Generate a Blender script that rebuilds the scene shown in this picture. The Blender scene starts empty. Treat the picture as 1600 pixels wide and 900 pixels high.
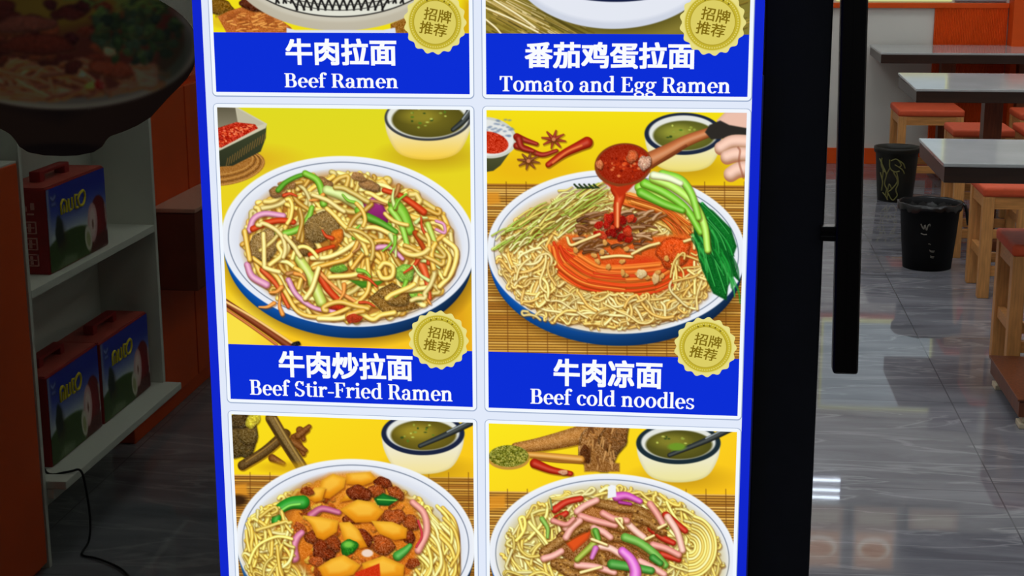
import bpy, bmesh, math, random
import numpy as np
from mathutils import Matrix, Vector

# ------------------------------------------------------------------ camera
scene = bpy.context.scene
COL = scene.collection
EYE = 1.466                      # height of the hand-held camera
FPX, CX, CY = 2413.4, 800.0, 450.0
R3 = np.array([[0.99245877, 0.02432184, -0.12014176],
               [0.12252379, -0.22622857, 0.9663377],
               [-0.00367638, -0.97377055, -0.22750253]])   # world axes in camera terms (right, down, forward)
cam_data = bpy.data.cameras.new('camera')
cam = bpy.data.objects.new('camera', cam_data)
COL.objects.link(cam)
rt, dn, fw = R3[:, 0], R3[:, 1], R3[:, 2]
cam.matrix_world = Matrix(((rt[0], -dn[0], -fw[0], 0), (rt[1], -dn[1], -fw[1], 0), (rt[2], -dn[2], -fw[2], EYE), (0, 0, 0, 1)))
cam_data.sensor_width = 36.0
cam_data.lens = FPX / 1600 * 36.0
cam_data.clip_start = 0.05
scene.camera = cam

# ------------------------------------------------------------------ light and exposure
world = bpy.data.worlds.new('night_street')
scene.world = world
world.use_nodes = True
world.node_tree.nodes['Background'].inputs[0].default_value = (0.80, 0.88, 1.0, 1)
world.node_tree.nodes['Background'].inputs[1].default_value = 0.085
LAMP = 9.0                       # radiance of the ceiling panels inside
scene.view_settings.view_transform = 'Standard'
scene.view_settings.look = 'None'
scene.view_settings.exposure = 0.0
scene.view_settings.gamma = 1.0
scene.view_settings.use_curve_mapping = False
scene.cycles.use_denoising = True
scene.cycles.max_bounces = 8
scene.cycles.transparent_max_bounces = 12
scene.cycles.sample_clamp_indirect = 4.0

# ------------------------------------------------------------------ helpers
def ray(px, py):
    return R3 @ np.array([px - CX, py - CY, FPX])
def on_y(px, py, y):
    r = ray(px, py); t = y / r[1]
    return (r[0] * t, y, r[2] * t + EYE)
def on_z(px, py, z=0.0):
    r = ray(px, py); t = (z - EYE) / r[2]
    return (r[0] * t, r[1] * t, z)
def project(x, y, z):
    a = R3[0][:, None] * np.ravel(x) + R3[1][:, None] * np.ravel(y) + R3[2][:, None] * (np.ravel(z) - EYE)
    return CX + FPX * a[0] / a[2], CY + FPX * a[1] / a[2]
def lin(c):
    c = np.asarray(c, float) / 255.0
    return np.where(c <= 0.04045, c / 12.92, ((c + 0.055) / 1.055) ** 2.4)
def lc(r, g, b):
    return (*[float(v) for v in lin((r, g, b))], 1.0)

def new_mat(name):
    m = bpy.data.materials.new(name); m.use_nodes = True
    nt = m.node_tree; b = nt.nodes['Principled BSDF']
    return m, nt, b
def plain(name, rgb, rough=0.5, spec=0.5, metal=0.0, noise=0.0, scale=30.0, bump=0.0, stretch=(1, 1, 1)):
    m, nt, b = new_mat(name)
    b.inputs['Roughness'].default_value = rough
    b.inputs['Specular IOR Level'].default_value = spec
    b.inputs['Metallic'].default_value = metal
    c = lc(*rgb)
    b.inputs['Base Color'].default_value = c
    if noise or bump:
        tc = nt.nodes.new('ShaderNodeTexCoord'); mp = nt.nodes.new('ShaderNodeMapping')
        mp.inputs['Scale'].default_value = stretch
        nz = nt.nodes.new('ShaderNodeTexNoise'); nz.inputs['Scale'].default_value = scale; nz.inputs['Detail'].default_value = 6
        nt.links.new(tc.outputs['Object'], mp.inputs[0]); nt.links.new(mp.outputs[0], nz.inputs['Vector'])
        if noise:
            rp = nt.nodes.new('ShaderNodeValToRGB')
            rp.color_ramp.elements[0].position = 0.3; rp.color_ramp.elements[1].position = 0.7
            rp.color_ramp.elements[0].color = tuple(v * (1 - noise) for v in c[:3]) + (1,)
            rp.color_ramp.elements[1].color = tuple(min(1, v * (1 + noise)) for v in c[:3]) + (1,)
            nt.links.new(nz.outputs['Fac'], rp.inputs[0]); nt.links.new(rp.outputs[0], b.inputs['Base Color'])
        if bump:
            bp = nt.nodes.new('ShaderNodeBump'); bp.inputs['Strength'].default_value = bump; bp.inputs['Distance'].default_value = 0.002
            nt.links.new(nz.outputs['Fac'], bp.inputs['Height']); nt.links.new(bp.outputs[0], b.inputs['Normal'])
    return m
def glow(name, rgb, strength=1.0):
    m, nt, b = new_mat(name)
    nt.nodes.remove(b)
    e = nt.nodes.new('ShaderNodeEmission'); e.inputs[0].default_value = lc(*rgb); e.inputs[1].default_value = strength
    nt.links.new(e.outputs[0], nt.nodes['Material Output'].inputs[0])
    return m
def glow_print(name, strength=1.0):
    m, nt, b = new_mat(name)
    nt.nodes.remove(b)
    a = nt.nodes.new('ShaderNodeVertexColor'); a.layer_name = 'ink'
    e = nt.nodes.new('ShaderNodeEmission'); e.inputs[1].default_value = strength
    nt.links.new(a.outputs[0], e.inputs[0]); nt.links.new(e.outputs[0], nt.nodes['Material Output'].inputs[0])
    return m
def ink_print(name, rough=0.5):
    m, nt, b = new_mat(name)
    a = nt.nodes.new('ShaderNodeVertexColor'); a.layer_name = 'ink'
    nt.links.new(a.outputs[0], b.inputs['Base Color'])
    b.inputs['Roughness'].default_value = rough
    b.inputs['Specular IOR Level'].default_value = 0.3
    return m

def link(name, me, mat, parent=None):
    o = bpy.data.objects.new(name, me); COL.objects.link(o)
    if mat is not None and not me.materials:
        me.materials.append(mat)
    if parent is not None:
        o.parent = parent
    return o
def obj(name, bm, mat, parent=None, smooth=False):
    bmesh.ops.recalc_face_normals(bm, faces=bm.faces[:])
    me = bpy.data.meshes.new(name); bm.to_mesh(me); bm.free()
    if smooth:
        for p in me.polygons: p.use_smooth = True
    return link(name, me, mat, parent)
def thing(name, label, cat, loc=(0, 0, 0), group=None):
    o = bpy.data.objects.new(name, None); COL.objects.link(o); o.empty_display_size = 0.1
    o.location = loc
    return tag(o, label, cat, group)
def tag(o, label, cat, group=None):
    o['label'] = label; o['category'] = cat
    if group: o['group'] = group
    return o
def struct(o):
    o['kind'] = 'structure'
    return o
def box(bm, x0, x1, y0, y1, z0, z1, bevel=0.0, seg=2):
    t = bmesh.new()
    bmesh.ops.create_cube(t, size=1.0)
    for v in t.verts:
        v.co = Vector(((x0 + x1) / 2 + v.co.x * (x1 - x0), (y0 + y1) / 2 + v.co.y * (y1 - y0), (z0 + z1) / 2 + v.co.z * (z1 - z0)))
    if bevel:
        bmesh.ops.bevel(t, geom=t.edges[:], offset=bevel, segments=seg, profile=0.6, affect='EDGES')
    me = bpy.data.meshes.new('tmp'); t.to_mesh(me); t.free()
    bm.from_mesh(me); bpy.data.meshes.remove(me)
    return bm
def bx(*a, **k):
    return box(bmesh.new(), *a, **k)
def lathe(prof, n=48):
    bm = bmesh.new(); rings = []
    for r, z in prof:
        rings.append([bm.verts.new((r * math.cos(2 * math.pi * i / n), r * math.sin(2 * math.pi * i / n), z)) for i in range(n)])
    for a, b in zip(rings, rings[1:]):
        for i in range(n):
            bm.faces.new((a[i], a[(i + 1) % n], b[(i + 1) % n], b[i]))
    bm.faces.new(rings[0]); bm.faces.new(rings[-1][::-1])
    return bm
def tube(pts, r, n=8):
    bm = bmesh.new(); rings = []
    P = [Vector(p) for p in pts]
    for i, p in enumerate(P):
        d = (P[min(i + 1, len(P) - 1)] - P[max(i - 1, 0)]).normalized()
        u = d.orthogonal().normalized() if i == 0 else (u - d * u.dot(d)).normalized()
        w = d.cross(u)
        rings.append([bm.verts.new(p + (u * math.cos(2 * math.pi * k / n) + w * math.sin(2 * math.pi * k / n)) * r) for k in range(n)])
    for a, b in zip(rings, rings[1:]):
        for k in range(n):
            bm.faces.new((a[k], a[(k + 1) % n], b[(k + 1) % n], b[k]))
    bm.faces.new(rings[0][::-1]); bm.faces.new(rings[-1])
    return bm
def catmull(pts, k=6):
    P = [np.array(p, float) for p in pts]
    if len(P) < 3:
        return [P[0] + (P[-1] - P[0]) * t / 3 for t in range(4)]
    P = [2 * P[0] - P[1]] + P + [2 * P[-1] - P[-2]]
    out = []
    for i in range(1, len(P) - 2):
        a, b, c, d = P[i - 1:i + 3]
        for t in np.linspace(0, 1, k, endpoint=False):
            out.append(0.5 * (2 * b + (c - a) * t + (2 * a - 5 * b + 4 * c - d) * t * t + (3 * b - a - 3 * c + d) * t ** 3))
    out.append(P[-2])
    return out

# ------------------------------------------------------------------ a small painter for printed pictures
class Paint:
    """colours of a printed picture, painted on a grid of dots (x right, y down)"""
    def __init__(s, x0, y0, x1, y1, ss=2.0, seed=1):
        s.x0, s.y0, s.ss = x0, y0, ss
        s.w, s.h = int((x1 - x0) * ss) + 1, int((y1 - y0) * ss) + 1
        s.a = np.zeros((s.h, s.w, 3), np.float32)
        s.rng = np.random.default_rng(seed)
    def win(s, xa, ya, xb, yb):
        i0 = max(0, int((xa - s.x0) * s.ss)); i1 = min(s.w, int((xb - s.x0) * s.ss) + 2)
        j0 = max(0, int((ya - s.y0) * s.ss)); j1 = min(s.h, int((yb - s.y0) * s.ss) + 2)
        if i1 <= i0 or j1 <= j0: return None
        X = (np.arange(i0, i1) / s.ss + s.x0)[None, :].astype(np.float32)
        Y = (np.arange(j0, j1) / s.ss + s.y0)[:, None].astype(np.float32)
        return i0, i1, j0, j1, X, Y
    def mix(s, w, m, c):
        i0, i1, j0, j1 = w[:4]
        v = s.a[j0:j1, i0:i1]
        c = np.asarray(c, np.float32)
        v += m[..., None] * (c - v)
    def fill(s, f):
        X = (np.arange(s.w) / s.ss + s.x0)[None, :]; Y = (np.arange(s.h) / s.ss + s.y0)[:, None]
        s.a[:] = f(X, Y)
    def grain(s, w, amp):
        i0, i1, j0, j1 = w[:4]
        n = s.rng.normal(0, 1, ((j1 - j0 + 3) // 2 + 1, (i1 - i0 + 3) // 2 + 1))
        return (np.kron(n, np.ones((2, 2)))[:j1 - j0, :i1 - i0] * amp)[..., None]
    def ell(s, cx, cy, rx, ry, col, rot=0, soft=1.0, alpha=1.0, col2=None, tex=0.0, colx=None):
        R = max(rx, ry) * (1 + soft / (2 * min(rx, ry))) + 2; w = s.win(cx - R, cy - R, cx + R, cy + R)
        if w is None: return
        X, Y = w[4] - cx, w[5] - cy
        c, n = math.cos(math.radians(rot)), math.sin(math.radians(rot))
        r = np.hypot((X * c + Y * n) / rx, (-X * n + Y * c) / ry)
        m = np.clip((1 - r) * min(rx, ry) / soft + 0.5, 0, 1) * alpha
        cc = np.asarray(col, np.float32)
        if colx is not None:                         # second colour towards the right
            cc = cc + (np.clip(X / rx * 0.6 + 0.5, 0, 1) + 0 * Y)[..., None] * (np.asarray(colx, np.float32) - cc)
        if col2 is not None:
            cc = cc + np.clip(r, 0, 1)[..., None] * (np.asarray(col2, np.float32) - cc)
        if tex: cc = cc + s.grain(w, tex)
        s.mix(w, m, cc)
    def ring(s, cx, cy, rx, ry, wd, col, rot=0, alpha=1.0):
        R = max(rx, ry) + wd + 2; w = s.win(cx - R, cy - R, cx + R, cy + R)
        if w is None: return
        X, Y = w[4] - cx, w[5] - cy
        c, n = math.cos(math.radians(rot)), math.sin(math.radians(rot))
        u, v = X * c + Y * n, -X * n + Y * c
        r = np.hypot(u / rx, v / ry) + 1e-6
        g = np.hypot(u / rx ** 2, v / ry ** 2) / r + 1e-9
        d = np.abs(r - 1) / g
        s.mix(w, np.clip(wd / 2 - d + 0.5, 0, 1) * alpha, col)
    def poly(s, pts, col, soft=1.0, alpha=1.0, tex=0.0, col2=None, edge=0.0):
        P = np.array(pts, float); lo, hi = P.min(0) - 2, P.max(0) + 2
        w = s.win(lo[0], lo[1], hi[0], hi[1])
        if w is None: return
        X, Y = w[4], w[5]
        ins = np.zeros((Y.shape[0], X.shape[1]), bool); dist = np.full(ins.shape, 1e9)
        for (ax, ay), (bx_, by) in zip(P, np.roll(P, -1, 0)):
            if ay != by:
                ins ^= ((ay > Y) != (by > Y)) & (X < (bx_ - ax) * (Y - ay) / (by - ay) + ax)
            dx, dy = bx_ - ax, by - ay
            t = np.clip(((X - ax) * dx + (Y - ay) * dy) / (dx * dx + dy * dy + 1e-9), 0, 1)
            dist = np.minimum(dist, np.hypot(X - ax - t * dx, Y - ay - t * dy))
        sd = np.where(ins, dist, -dist)
        m = np.clip(sd / soft + 0.5, 0, 1) * alpha
        cc = np.asarray(col, np.float32)
        if col2 is not None:
            t = np.clip((Y - lo[1]) / (hi[1] - lo[1]), 0, 1) + 0 * X
            cc = cc + t[..., None] * (np.asarray(col2, np.float32) - cc)
        if edge:
            cc = cc * (1 - edge * np.clip(1 - sd / 5.0, 0, 1))[..., None]
        if tex: cc = cc + s.grain(w, tex)
        s.mix(w, m, cc)
    def stroke(s, pts, w0, col, w1=None, round_=0.45, light=0.0, alpha=1.0, tex=0.0, k=6, shadow=0.0):
        w1 = w0 if w1 is None else w1
        P = catmull(pts, k); n = len(P); A = np.array(P); W = max(w0, w1) / 2 + 2
        lo, hi = A.min(0) - W, A.max(0) + W
        w = s.win(lo[0], lo[1], hi[0], hi[1])
        if w is None: return
        if shadow:
            s.stroke([(p[0] + 1.2, p[1] + 1.6) for p in pts], w0 + 1.5, (112, 62, 16), w1 + 1.5, 0, 0, shadow, 0, k)
        i0, i1, j0, j1, X, Y = w
        T = np.full((j1 - j0, i1 - i0), 9.0, np.float32); HW = np.full_like(T, w0 / 2); S = np.zeros_like(T)
        for i in range(n - 1):
            a, b = P[i], P[i + 1]
            ha, hb = (w0 + (w1 - w0) * i / (n - 1)) / 2, (w0 + (w1 - w0) * (i + 1) / (n - 1)) / 2
            M = max(ha, hb) + 1.5
            p0 = max(0, int((min(a[0], b[0]) - M - s.x0) * s.ss) - i0); p1 = min(i1 - i0, int((max(a[0], b[0]) + M - s.x0) * s.ss) + 2 - i0)
            q0 = max(0, int((min(a[1], b[1]) - M - s.y0) * s.ss) - j0); q1 = min(j1 - j0, int((max(a[1], b[1]) + M - s.y0) * s.ss) + 2 - j0)
            if p1 <= p0 or q1 <= q0: continue
            x, y = X[:, p0:p1], Y[q0:q1]
            dx, dy = b[0] - a[0], b[1] - a[1]; L2 = dx * dx + dy * dy + 1e-9
            t = np.clip(((x - a[0]) * dx + (y - a[1]) * dy) / L2, 0, 1)
            ex, ey = x - a[0] - t * dx, y - a[1] - t * dy
            h = ha + (hb - ha) * t
            d = np.hypot(ex, ey) / h
            sub = T[q0:q1, p0:p1]; k_ = d < sub
            sub[k_] = d[k_]; HW[q0:q1, p0:p1][k_] = h[k_]
            S[q0:q1, p0:p1][k_] = ((-ey) / h)[k_]          # lit from above
        m = np.clip((1 - T) * HW + 0.5, 0, 1) * alpha
        f = 1.0 + round_ * (0.25 - np.clip(T, 0, 1) ** 2) + round_ * 0.35 * np.clip(S, -1, 1)
        f = np.maximum(f, 0.05)[..., None]
        cc = np.asarray(col, np.float32)[None, None, :] * np.where(f < 1, f ** np.array((0.75, 1.0, 1.45)), f)
        if light:
            hl = np.exp(-((T / 0.35) ** 2)) * light
            cc = cc + hl[..., None] * (np.array((255, 250, 225), np.float32) - cc)
        if tex: cc = cc + s.grain(w, tex)
        s.mix(w, m, np.clip(cc, 0, 255))
    def chunk(s, cx, cy, rx, ry, col, rot=0, tex=22, seed=0, rough=0.22):
        rg = np.random.default_rng(abs(seed + int(cx * 7 + cy * 3))); n = 22
        ph = rg.uniform(0, 6.28, 4)
        pts = []
        c, q = math.cos(math.radians(rot)), math.sin(math.radians(rot))
        for i in range(n):
            t = 2 * math.pi * i / n
            r = 1 + rough * (0.5 * math.sin(2 * t + ph[0]) + 0.35 * math.sin(3 * t + ph[1]) + 0.3 * math.sin(5 * t + ph[2]))
            u, v = rx * r * math.cos(t), ry * r * math.sin(t)
            pts.append((cx + u * c - v * q, cy + u * q + v * c))
        s.poly([(x + 1.2, y + 1.6) for x, y in pts], (60, 35, 15), alpha=0.55, soft=2.5)
        s.poly(pts, [min(255, v * 1.12) for v in col], tex=tex, col2=[v * 0.78 for v in col], edge=0.3 if min(rx, ry) > 8 else 0.06)
        for i in range(int(rx * ry / 22)):
            a, r = rg.uniform(0, 6.28), rg.uniform(0, 0.75)
            x, y = cx + rx * r * math.cos(a), cy + ry * r * math.sin(a)
            kx = rg.uniform(0.6, 1.35)
            s.stroke([(x, y), (x + rg.uniform(-5, 5), y + rg.uniform(-4, 4))], rg.uniform(1.2, 2.6), [min(255, v * kx) for v in col], alpha=0.7, round_=0.2)
    def noodles(s, cx, cy, rx, ry, n, pal, wd=(4, 6), length=(45, 110), curl=0.16, rot=0, swirl=0.5, light=0.25, seed=0, inner=0.0, shadow=0.3):
        rg = np.random.default_rng(seed)
        c, q = math.cos(math.radians(rot)), math.sin(math.radians(rot))
        for i in range(n):
            a = rg.uniform(0, 6.283); r = math.sqrt(rg.uniform(inner, 1))
            u, v = rx * r * math.cos(a), ry * r * math.sin(a)
            x, y = cx + u * c - v * q, cy + u * q + v * c
            tang = math.atan2(ry * math.cos(a), -rx * math.sin(a))
            h = tang + rg.normal(0, 1.0) * (1 - swirl) * 1.6
            L = rg.uniform(*length); st = 8.0; k = rg.normal(0, curl); pts = [(x, y)]
            for j in range(int(L / st)):
                k = 0.8 * k + rg.normal(0, curl * 0.6)
                h += k
                x2, y2 = x + st * math.cos(h), y + st * math.sin(h)
                uu, vv = (x2 - cx) * c + (y2 - cy) * q, -(x2 - cx) * q + (y2 - cy) * c
                if (uu / rx) ** 2 + (vv / ry) ** 2 > 1.0:
                    h += 0.9 * (1 if k >= 0 else -1); k *= 0.5
                    x2, y2 = x + st * 0.5 * math.cos(h), y + st * 0.5 * math.sin(h)
                    uu, vv = (x2 - cx) * c + (y2 - cy) * q, -(x2 - cx) * q + (y2 - cy) * c
                    if (uu / rx) ** 2 + (vv / ry) ** 2 > 1.08: break
                x, y = x2, y2; pts.append((x, y))
            if len(pts) < 3: continue
            f = rg.uniform(0.82, 1.08)
            col = [min(255, t * f) for t in pal[rg.integers(len(pal))]]
            w = rg.uniform(*wd)
            s.stroke(pts, w, col, round_=0.5, light=light, k=3, shadow=shadow)
    def soften(s, n=1):
        for _ in range(n):
            v = np.pad(s.a, ((1, 1), (1, 1), (0, 0)), 'edge')
            v = (v[:-2] + 2 * v[1:-1] + v[2:]) / 4
            s.a = (v[:, :-2] + 2 * v[:, 1:-1] + v[:, 2:]) / 4
        return s
    def sample(s, px, py):
        x = np.clip((px - s.x0) * s.ss, 0, s.w - 1.001); y = np.clip((py - s.y0) * s.ss, 0, s.h - 1.001)
        i, j = x.astype(int), y.astype(int); fx, fy = (x - i)[:, None], (y - j)[:, None]
        a = s.a
        c = (a[j, i] * (1 - fx) + a[j, i + 1] * fx) * (1 - fy) + (a[j + 1, i] * (1 - fx) + a[j + 1, i + 1] * fx) * fy
        return np.clip(c, 0, 255)

def grid_mesh(name, P, nu, nv, cols):
    """nu x nv grid of points P with one printed colour per point (linear)"""
    me = bpy.data.meshes.new(name)
    i = np.arange(nu * nv).reshape(nv, nu)
    q = np.stack([i[:-1, :-1], i[1:, :-1], i[1:, 1:], i[:-1, 1:]], -1).reshape(-1, 4)
    me.vertices.add(nu * nv); me.vertices.foreach_set('co', np.asarray(P, np.float32).ravel())
    me.loops.add(q.size); me.loops.foreach_set('vertex_index', q.ravel().astype(np.int32))
    me.polygons.add(len(q)); me.polygons.foreach_set('loop_start', np.arange(0, q.size, 4, dtype=np.int32))
    me.update(calc_edges=True)
    at = me.color_attributes.new('ink', 'FLOAT_COLOR', 'POINT')
    rgba = np.ones((nu * nv, 4), np.float32); rgba[:, :3] = cols
    at.data.foreach_set('color', rgba.ravel())
    return me

# ------------------------------------------------------------------ materials
M = {}
M['white_wall'] = plain('white_wall', (214, 212, 204), 0.6, 0.4, noise=0.03, scale=3)
M['orange_paint'] = plain('orange_paint', (226, 84, 22), 0.5, 0.2, noise=0.06, scale=6)
M['shelf_white'] = plain('shelf_white', (214, 216, 206), 0.5, 0.4, noise=0.03, scale=8)
M['black_metal'] = plain('black_metal', (62, 62, 66), 0.45, 0.4, noise=0.1, scale=20)
M['black_gloss'] = plain('black_gloss', (32, 24, 22), 0.3, 0.5)
M['grey_metal'] = plain('grey_metal', (150, 150, 158), 0.35, 0.5, 0.6)
M['wood'] = plain('wood', (205, 146, 84), 0.45, 0.4, noise=0.22, scale=14, bump=0.1, stretch=(9, 9, 0.8))
M['wood_flat'] = plain('wood_flat', (198, 138, 76), 0.45, 0.4, noise=0.22, scale=14, bump=0.1, stretch=(0.8, 9, 9))
M['dark_wood'] = plain('dark_wood', (112, 58, 30), 0.4, 0.4, noise=0.3, scale=12, stretch=(9, 9, 0.8))
M['table_edge'] = plain('table_edge', (46, 27, 17), 0.35, 0.5, noise=0.25, scale=9, stretch=(0.6, 6, 8))
M['cushion'] = plain('cushion', (212, 86, 50), 0.6, 0.3, noise=0.06, scale=40, bump=0.15)
M['bin_black'] = plain('bin_black', (9, 9, 11), 0.6, 0.18)
M['liner'] = plain('liner', (6, 6, 8), 0.3, 0.5, bump=0.8, scale=45)
M['bin_green'] = plain('bin_green', (32, 31, 22), 0.5, 0.4, noise=0.2, scale=20)
M['vine'] = plain('vine', (122, 118, 66), 0.6, 0.3)
M['grey_mark'] = plain('grey_mark', (120, 118, 108), 0.6, 0.3)
M['carton_red'] = plain('carton_red', (150, 30, 26), 0.5, 0.3, noise=0.12, scale=18)
M['carton_top'] = plain('carton_top', (178, 74, 62), 0.5, 0.3, noise=0.2, scale=14)
M['yellow_ink'] = plain('yellow_ink', (226, 206, 40), 0.5, 0.3)
M['pale_ink'] = plain('pale_ink', (206, 140, 132), 0.5, 0.3)
M['cable'] = plain('cable', (10, 10, 11), 0.5, 0.3)
M['pale_rubber'] = plain('pale_rubber', (212, 200, 172), 0.6, 0.3)
M['pavement'] = plain('pavement', (70, 70, 72), 0.8, 0.3, noise=0.2, scale=8)
M['grey_board'] = plain('grey_board', (150, 142, 146), 0.5, 0.4)
M['carton_brown'] = plain('carton_brown', (120, 58, 40), 0.7, 0.2, noise=0.15, scale=15)
M['carton_pale'] = plain('carton_pale', (205, 150, 130), 0.7, 0.2)
M['ink'] = ink_print('ink', 0.5)
M['ink_glow'] = glow_print('ink_glow', 1.0)
M['poster'] = glow('poster_backlit', (204, 208, 142))
M['poster_sheet'] = glow('poster_sheet', (164, 178, 184))
M['lamp'] = glow('lamp_diffuser', (248, 252, 255), LAMP)
M['tube'] = glow('tube_light', (225, 240, 255), 13.0)
M['board_glow'] = glow_print('board_glow', 1.5)
M['sign_white'] = glow('sign_white', (226, 234, 250))
M['card_white'] = glow('card_white', (242, 248, 255))
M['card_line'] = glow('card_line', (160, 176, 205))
M['sign_blue'] = glow('sign_blue', (17, 38, 205))
M['caption_blue'] = glow('caption_blue', (12, 46, 214))
M['letter_white'] = glow('letter_white', (250, 252, 255))

# glossy grey marble tiles
m, nt, b = new_mat('floor_tiles')
tc = nt.nodes.new('ShaderNodeTexCoord')
mp = nt.nodes.new('ShaderNodeMapping'); mp.inputs['Scale'].default_value = (0.55, 2.6, 1); mp.inputs['Rotation'].default_value = (0, 0, 0.09)
n1 = nt.nodes.new('ShaderNodeTexNoise'); n1.inputs['Scale'].default_value = 3.2; n1.inputs['Detail'].default_value = 9; n1.inputs['Roughness'].default_value = 0.62; n1.inputs['Distortion'].default_value = 0.9
n2 = nt.nodes.new('ShaderNodeTexNoise'); n2.inputs['Scale'].default_value = 2.1; n2.inputs['Detail'].default_value = 5; n2.inputs['Distortion'].default_value = 1.6
r1 = nt.nodes.new('ShaderNodeValToRGB')
for e, (p, c) in zip(r1.color_ramp.elements, ((0.35, (104, 105, 112)), (0.68, (134, 134, 141)))):
    e.position = p; e.color = lc(*c)
r2 = nt.nodes.new('ShaderNodeValToRGB')
r2.color_ramp.elements[0].position = 0.47; r2.color_ramp.elements[0].color = (0, 0, 0, 1)
r2.color_ramp.elements[1].position = 0.50; r2.color_ramp.elements[1].color = (1, 1, 1, 1)
e = r2.color_ramp.elements.new(0.53); e.color = (0, 0, 0, 1)
mx = nt.nodes.new('ShaderNodeMixRGB'); mx.inputs[2].default_value = lc(168, 168, 172)
ml = nt.nodes.new('ShaderNodeMath'); ml.operation = 'MULTIPLY'; ml.inputs[1].default_value = 0.5
br = nt.nodes.new('ShaderNodeTexBrick'); br.offset = 0.0; br.squash = 1.0
br.inputs['Scale'].default_value = 1.0; br.inputs['Brick Width'].default_value = 0.8; br.inputs['Row Height'].default_value = 0.8
br.inputs['Mortar Size'].default_value = 0.0022; br.inputs['Mortar Smooth'].default_value = 0.2
mx2 = nt.nodes.new('ShaderNodeMixRGB'); mx2.inputs[2].default_value = lc(92, 93, 97)
L = nt.links.new
L(tc.outputs['Object'], mp.inputs[0]); L(mp.outputs[0], n1.inputs['Vector']); L(mp.outputs[0], n2.inputs['Vector'])
L(n1.outputs['Fac'], r1.inputs[0]); L(n2.outputs['Fac'], r2.inputs[0]); L(r2.outputs[0], ml.inputs[0])
L(ml.outputs[0], mx.inputs[0]); L(r1.outputs[0], mx.inputs[1]); L(tc.outputs['Object'], br.inputs['Vector'])
L(br.outputs['Fac'], mx2.inputs[0]); L(mx.outputs[0], mx2.inputs[1]); L(mx2.outputs[0], b.inputs['Base Color'])
b.inputs['Roughness'].default_value = 0.028; b.inputs['Specular IOR Level'].default_value = 0.5
M['floor'] = m
# pale glossy table top with faint grey clouds
m, nt, b = new_mat('table_top')
tc = nt.nodes.new('ShaderNodeTexCoord'); n1 = nt.nodes.new('ShaderNodeTexNoise'); n1.inputs['Scale'].default_value = 4; n1.inputs['Detail'].default_value = 6
r1 = nt.nodes.new('ShaderNodeValToRGB'); r1.color_ramp.elements[0].color = lc(158, 164, 164); r1.color_ramp.elements[1].color = lc(198, 202, 202)
nt.links.new(tc.outputs['Object'], n1.inputs['Vector']); nt.links.new(n1.outputs['Fac'], r1.inputs[0]); nt.links.new(r1.outputs[0], b.inputs['Base Color'])
b.inputs['Roughness'].default_value = 0.07; b.inputs['Specular IOR Level'].default_value = 0.6
M['table_top'] = m
# smoked shop window
m, nt, b = new_mat('smoked_glass')
nt.nodes.remove(b)
t_ = nt.nodes.new('ShaderNodeBsdfTransparent'); t_.inputs[0].default_value = (0.45, 0.46, 0.43, 1)
g_ = nt.nodes.new('ShaderNodeBsdfGlossy'); g_.inputs['Roughness'].default_value = 0.02
fr = nt.nodes.new('ShaderNodeFresnel'); fr.inputs[0].default_value = 1.45
ms = nt.nodes.new('ShaderNodeMixShader')
nt.links.new(fr.outputs[0], ms.inputs[0]); nt.links.new(t_.outputs[0], ms.inputs[1]); nt.links.new(g_.outputs[0], ms.inputs[2])
nt.links.new(ms.outputs[0], nt.nodes['Material Output'].inputs[0])
M['glass'] = m

# ------------------------------------------------------------------ the setting
XL, XR, YB, ZC = -2.3, 3.4, 9.9, 2.9       # room
YG = 2.32                                  # shop window
struct(obj('floor', bx(XL, XR, YG - 0.06, YB, -0.08, 0), M['floor']))
struct(obj('pavement', bx(-30, 30, -60, YG - 0.06, -0.1, -0.002), M['pavement']))
struct(obj('ceiling', bx(XL, XR, YG, YB, ZC, ZC + 0.08), M['white_wall']))
struct(obj('wall_back', bx(XL - 0.1, XR + 0.1, YB, YB + 0.1, 0, ZC), M['white_wall']))
struct(obj('wall_left', bx(XL - 0.1, XL, YG, YB, 0, ZC), M['white_wall']))
struct(obj('wall_right', bx(XR, XR + 0.1, YG, YB, 0, ZC), M['white_wall']))
bm = bx(1.2, XR, YG - 0.05, YG + 0.05, 0, ZC)
box(bm, XL, 1.2, YG - 0.05, YG + 0.05, 2.35, ZC)
struct(obj('wall_front', bm, M['white_wall']))
struct(obj('baseboard_back', bx(XL, 1.40, YB - 0.018, YB, 0, 0.100, 0.003), M['orange_paint']))
struct(obj('trim_1', bx(XL, 1.84, YB - 0.03, YB, 0.972, 1.003, 0.004), M['orange_paint']))
# fluted orange wall panel
bm = bmesh.new(); n = 44; xa, xb = 1.40, 1.836
prev = None
for i in range(n * 4 + 1):
    x = xa + (xb - xa) * i / (n * 4)
    y = YB - 0.018 - 0.006 * abs(math.sin(math.pi * i / 4))
    cur = [bm.verts.new((x, y, z)) for z in (0.0, 0.972)]
    if prev: bm.faces.new((prev[0], cur[0], cur[1], prev[1]))
    prev = cur
box(bm, xa, xb, YB - 0.017, YB, 0, 0.972)
struct(obj('trim_2', bm, M['orange_paint']))
struct(obj('trim_3', bx(1.842, 3.3, YB - 0.16, YB, 0, 1.06, 0.004), M['orange_paint']))

# shop window with smoked pane, black mullion
w1 = struct(thing('window_1', 'dark smoked shop window', 'window'))
del w1['label'], w1['category']
obj('pane', bx(XL, -0.760, YG, YG + 0.008, 0.03, 2.33), M['glass'], w1)
bm = bx(-0.760, -0.722, YG - 0.04, YG + 0.04, 0, 2.35, 0.003)
box(bm, XL, -0.722, YG - 0.03, YG + 0.03, 0, 0.03); box(bm, XL, -0.722, YG - 0.03, YG + 0.03, 2.33, 2.35)
obj('frame', bm, M['black_metal'], w1)
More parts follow.
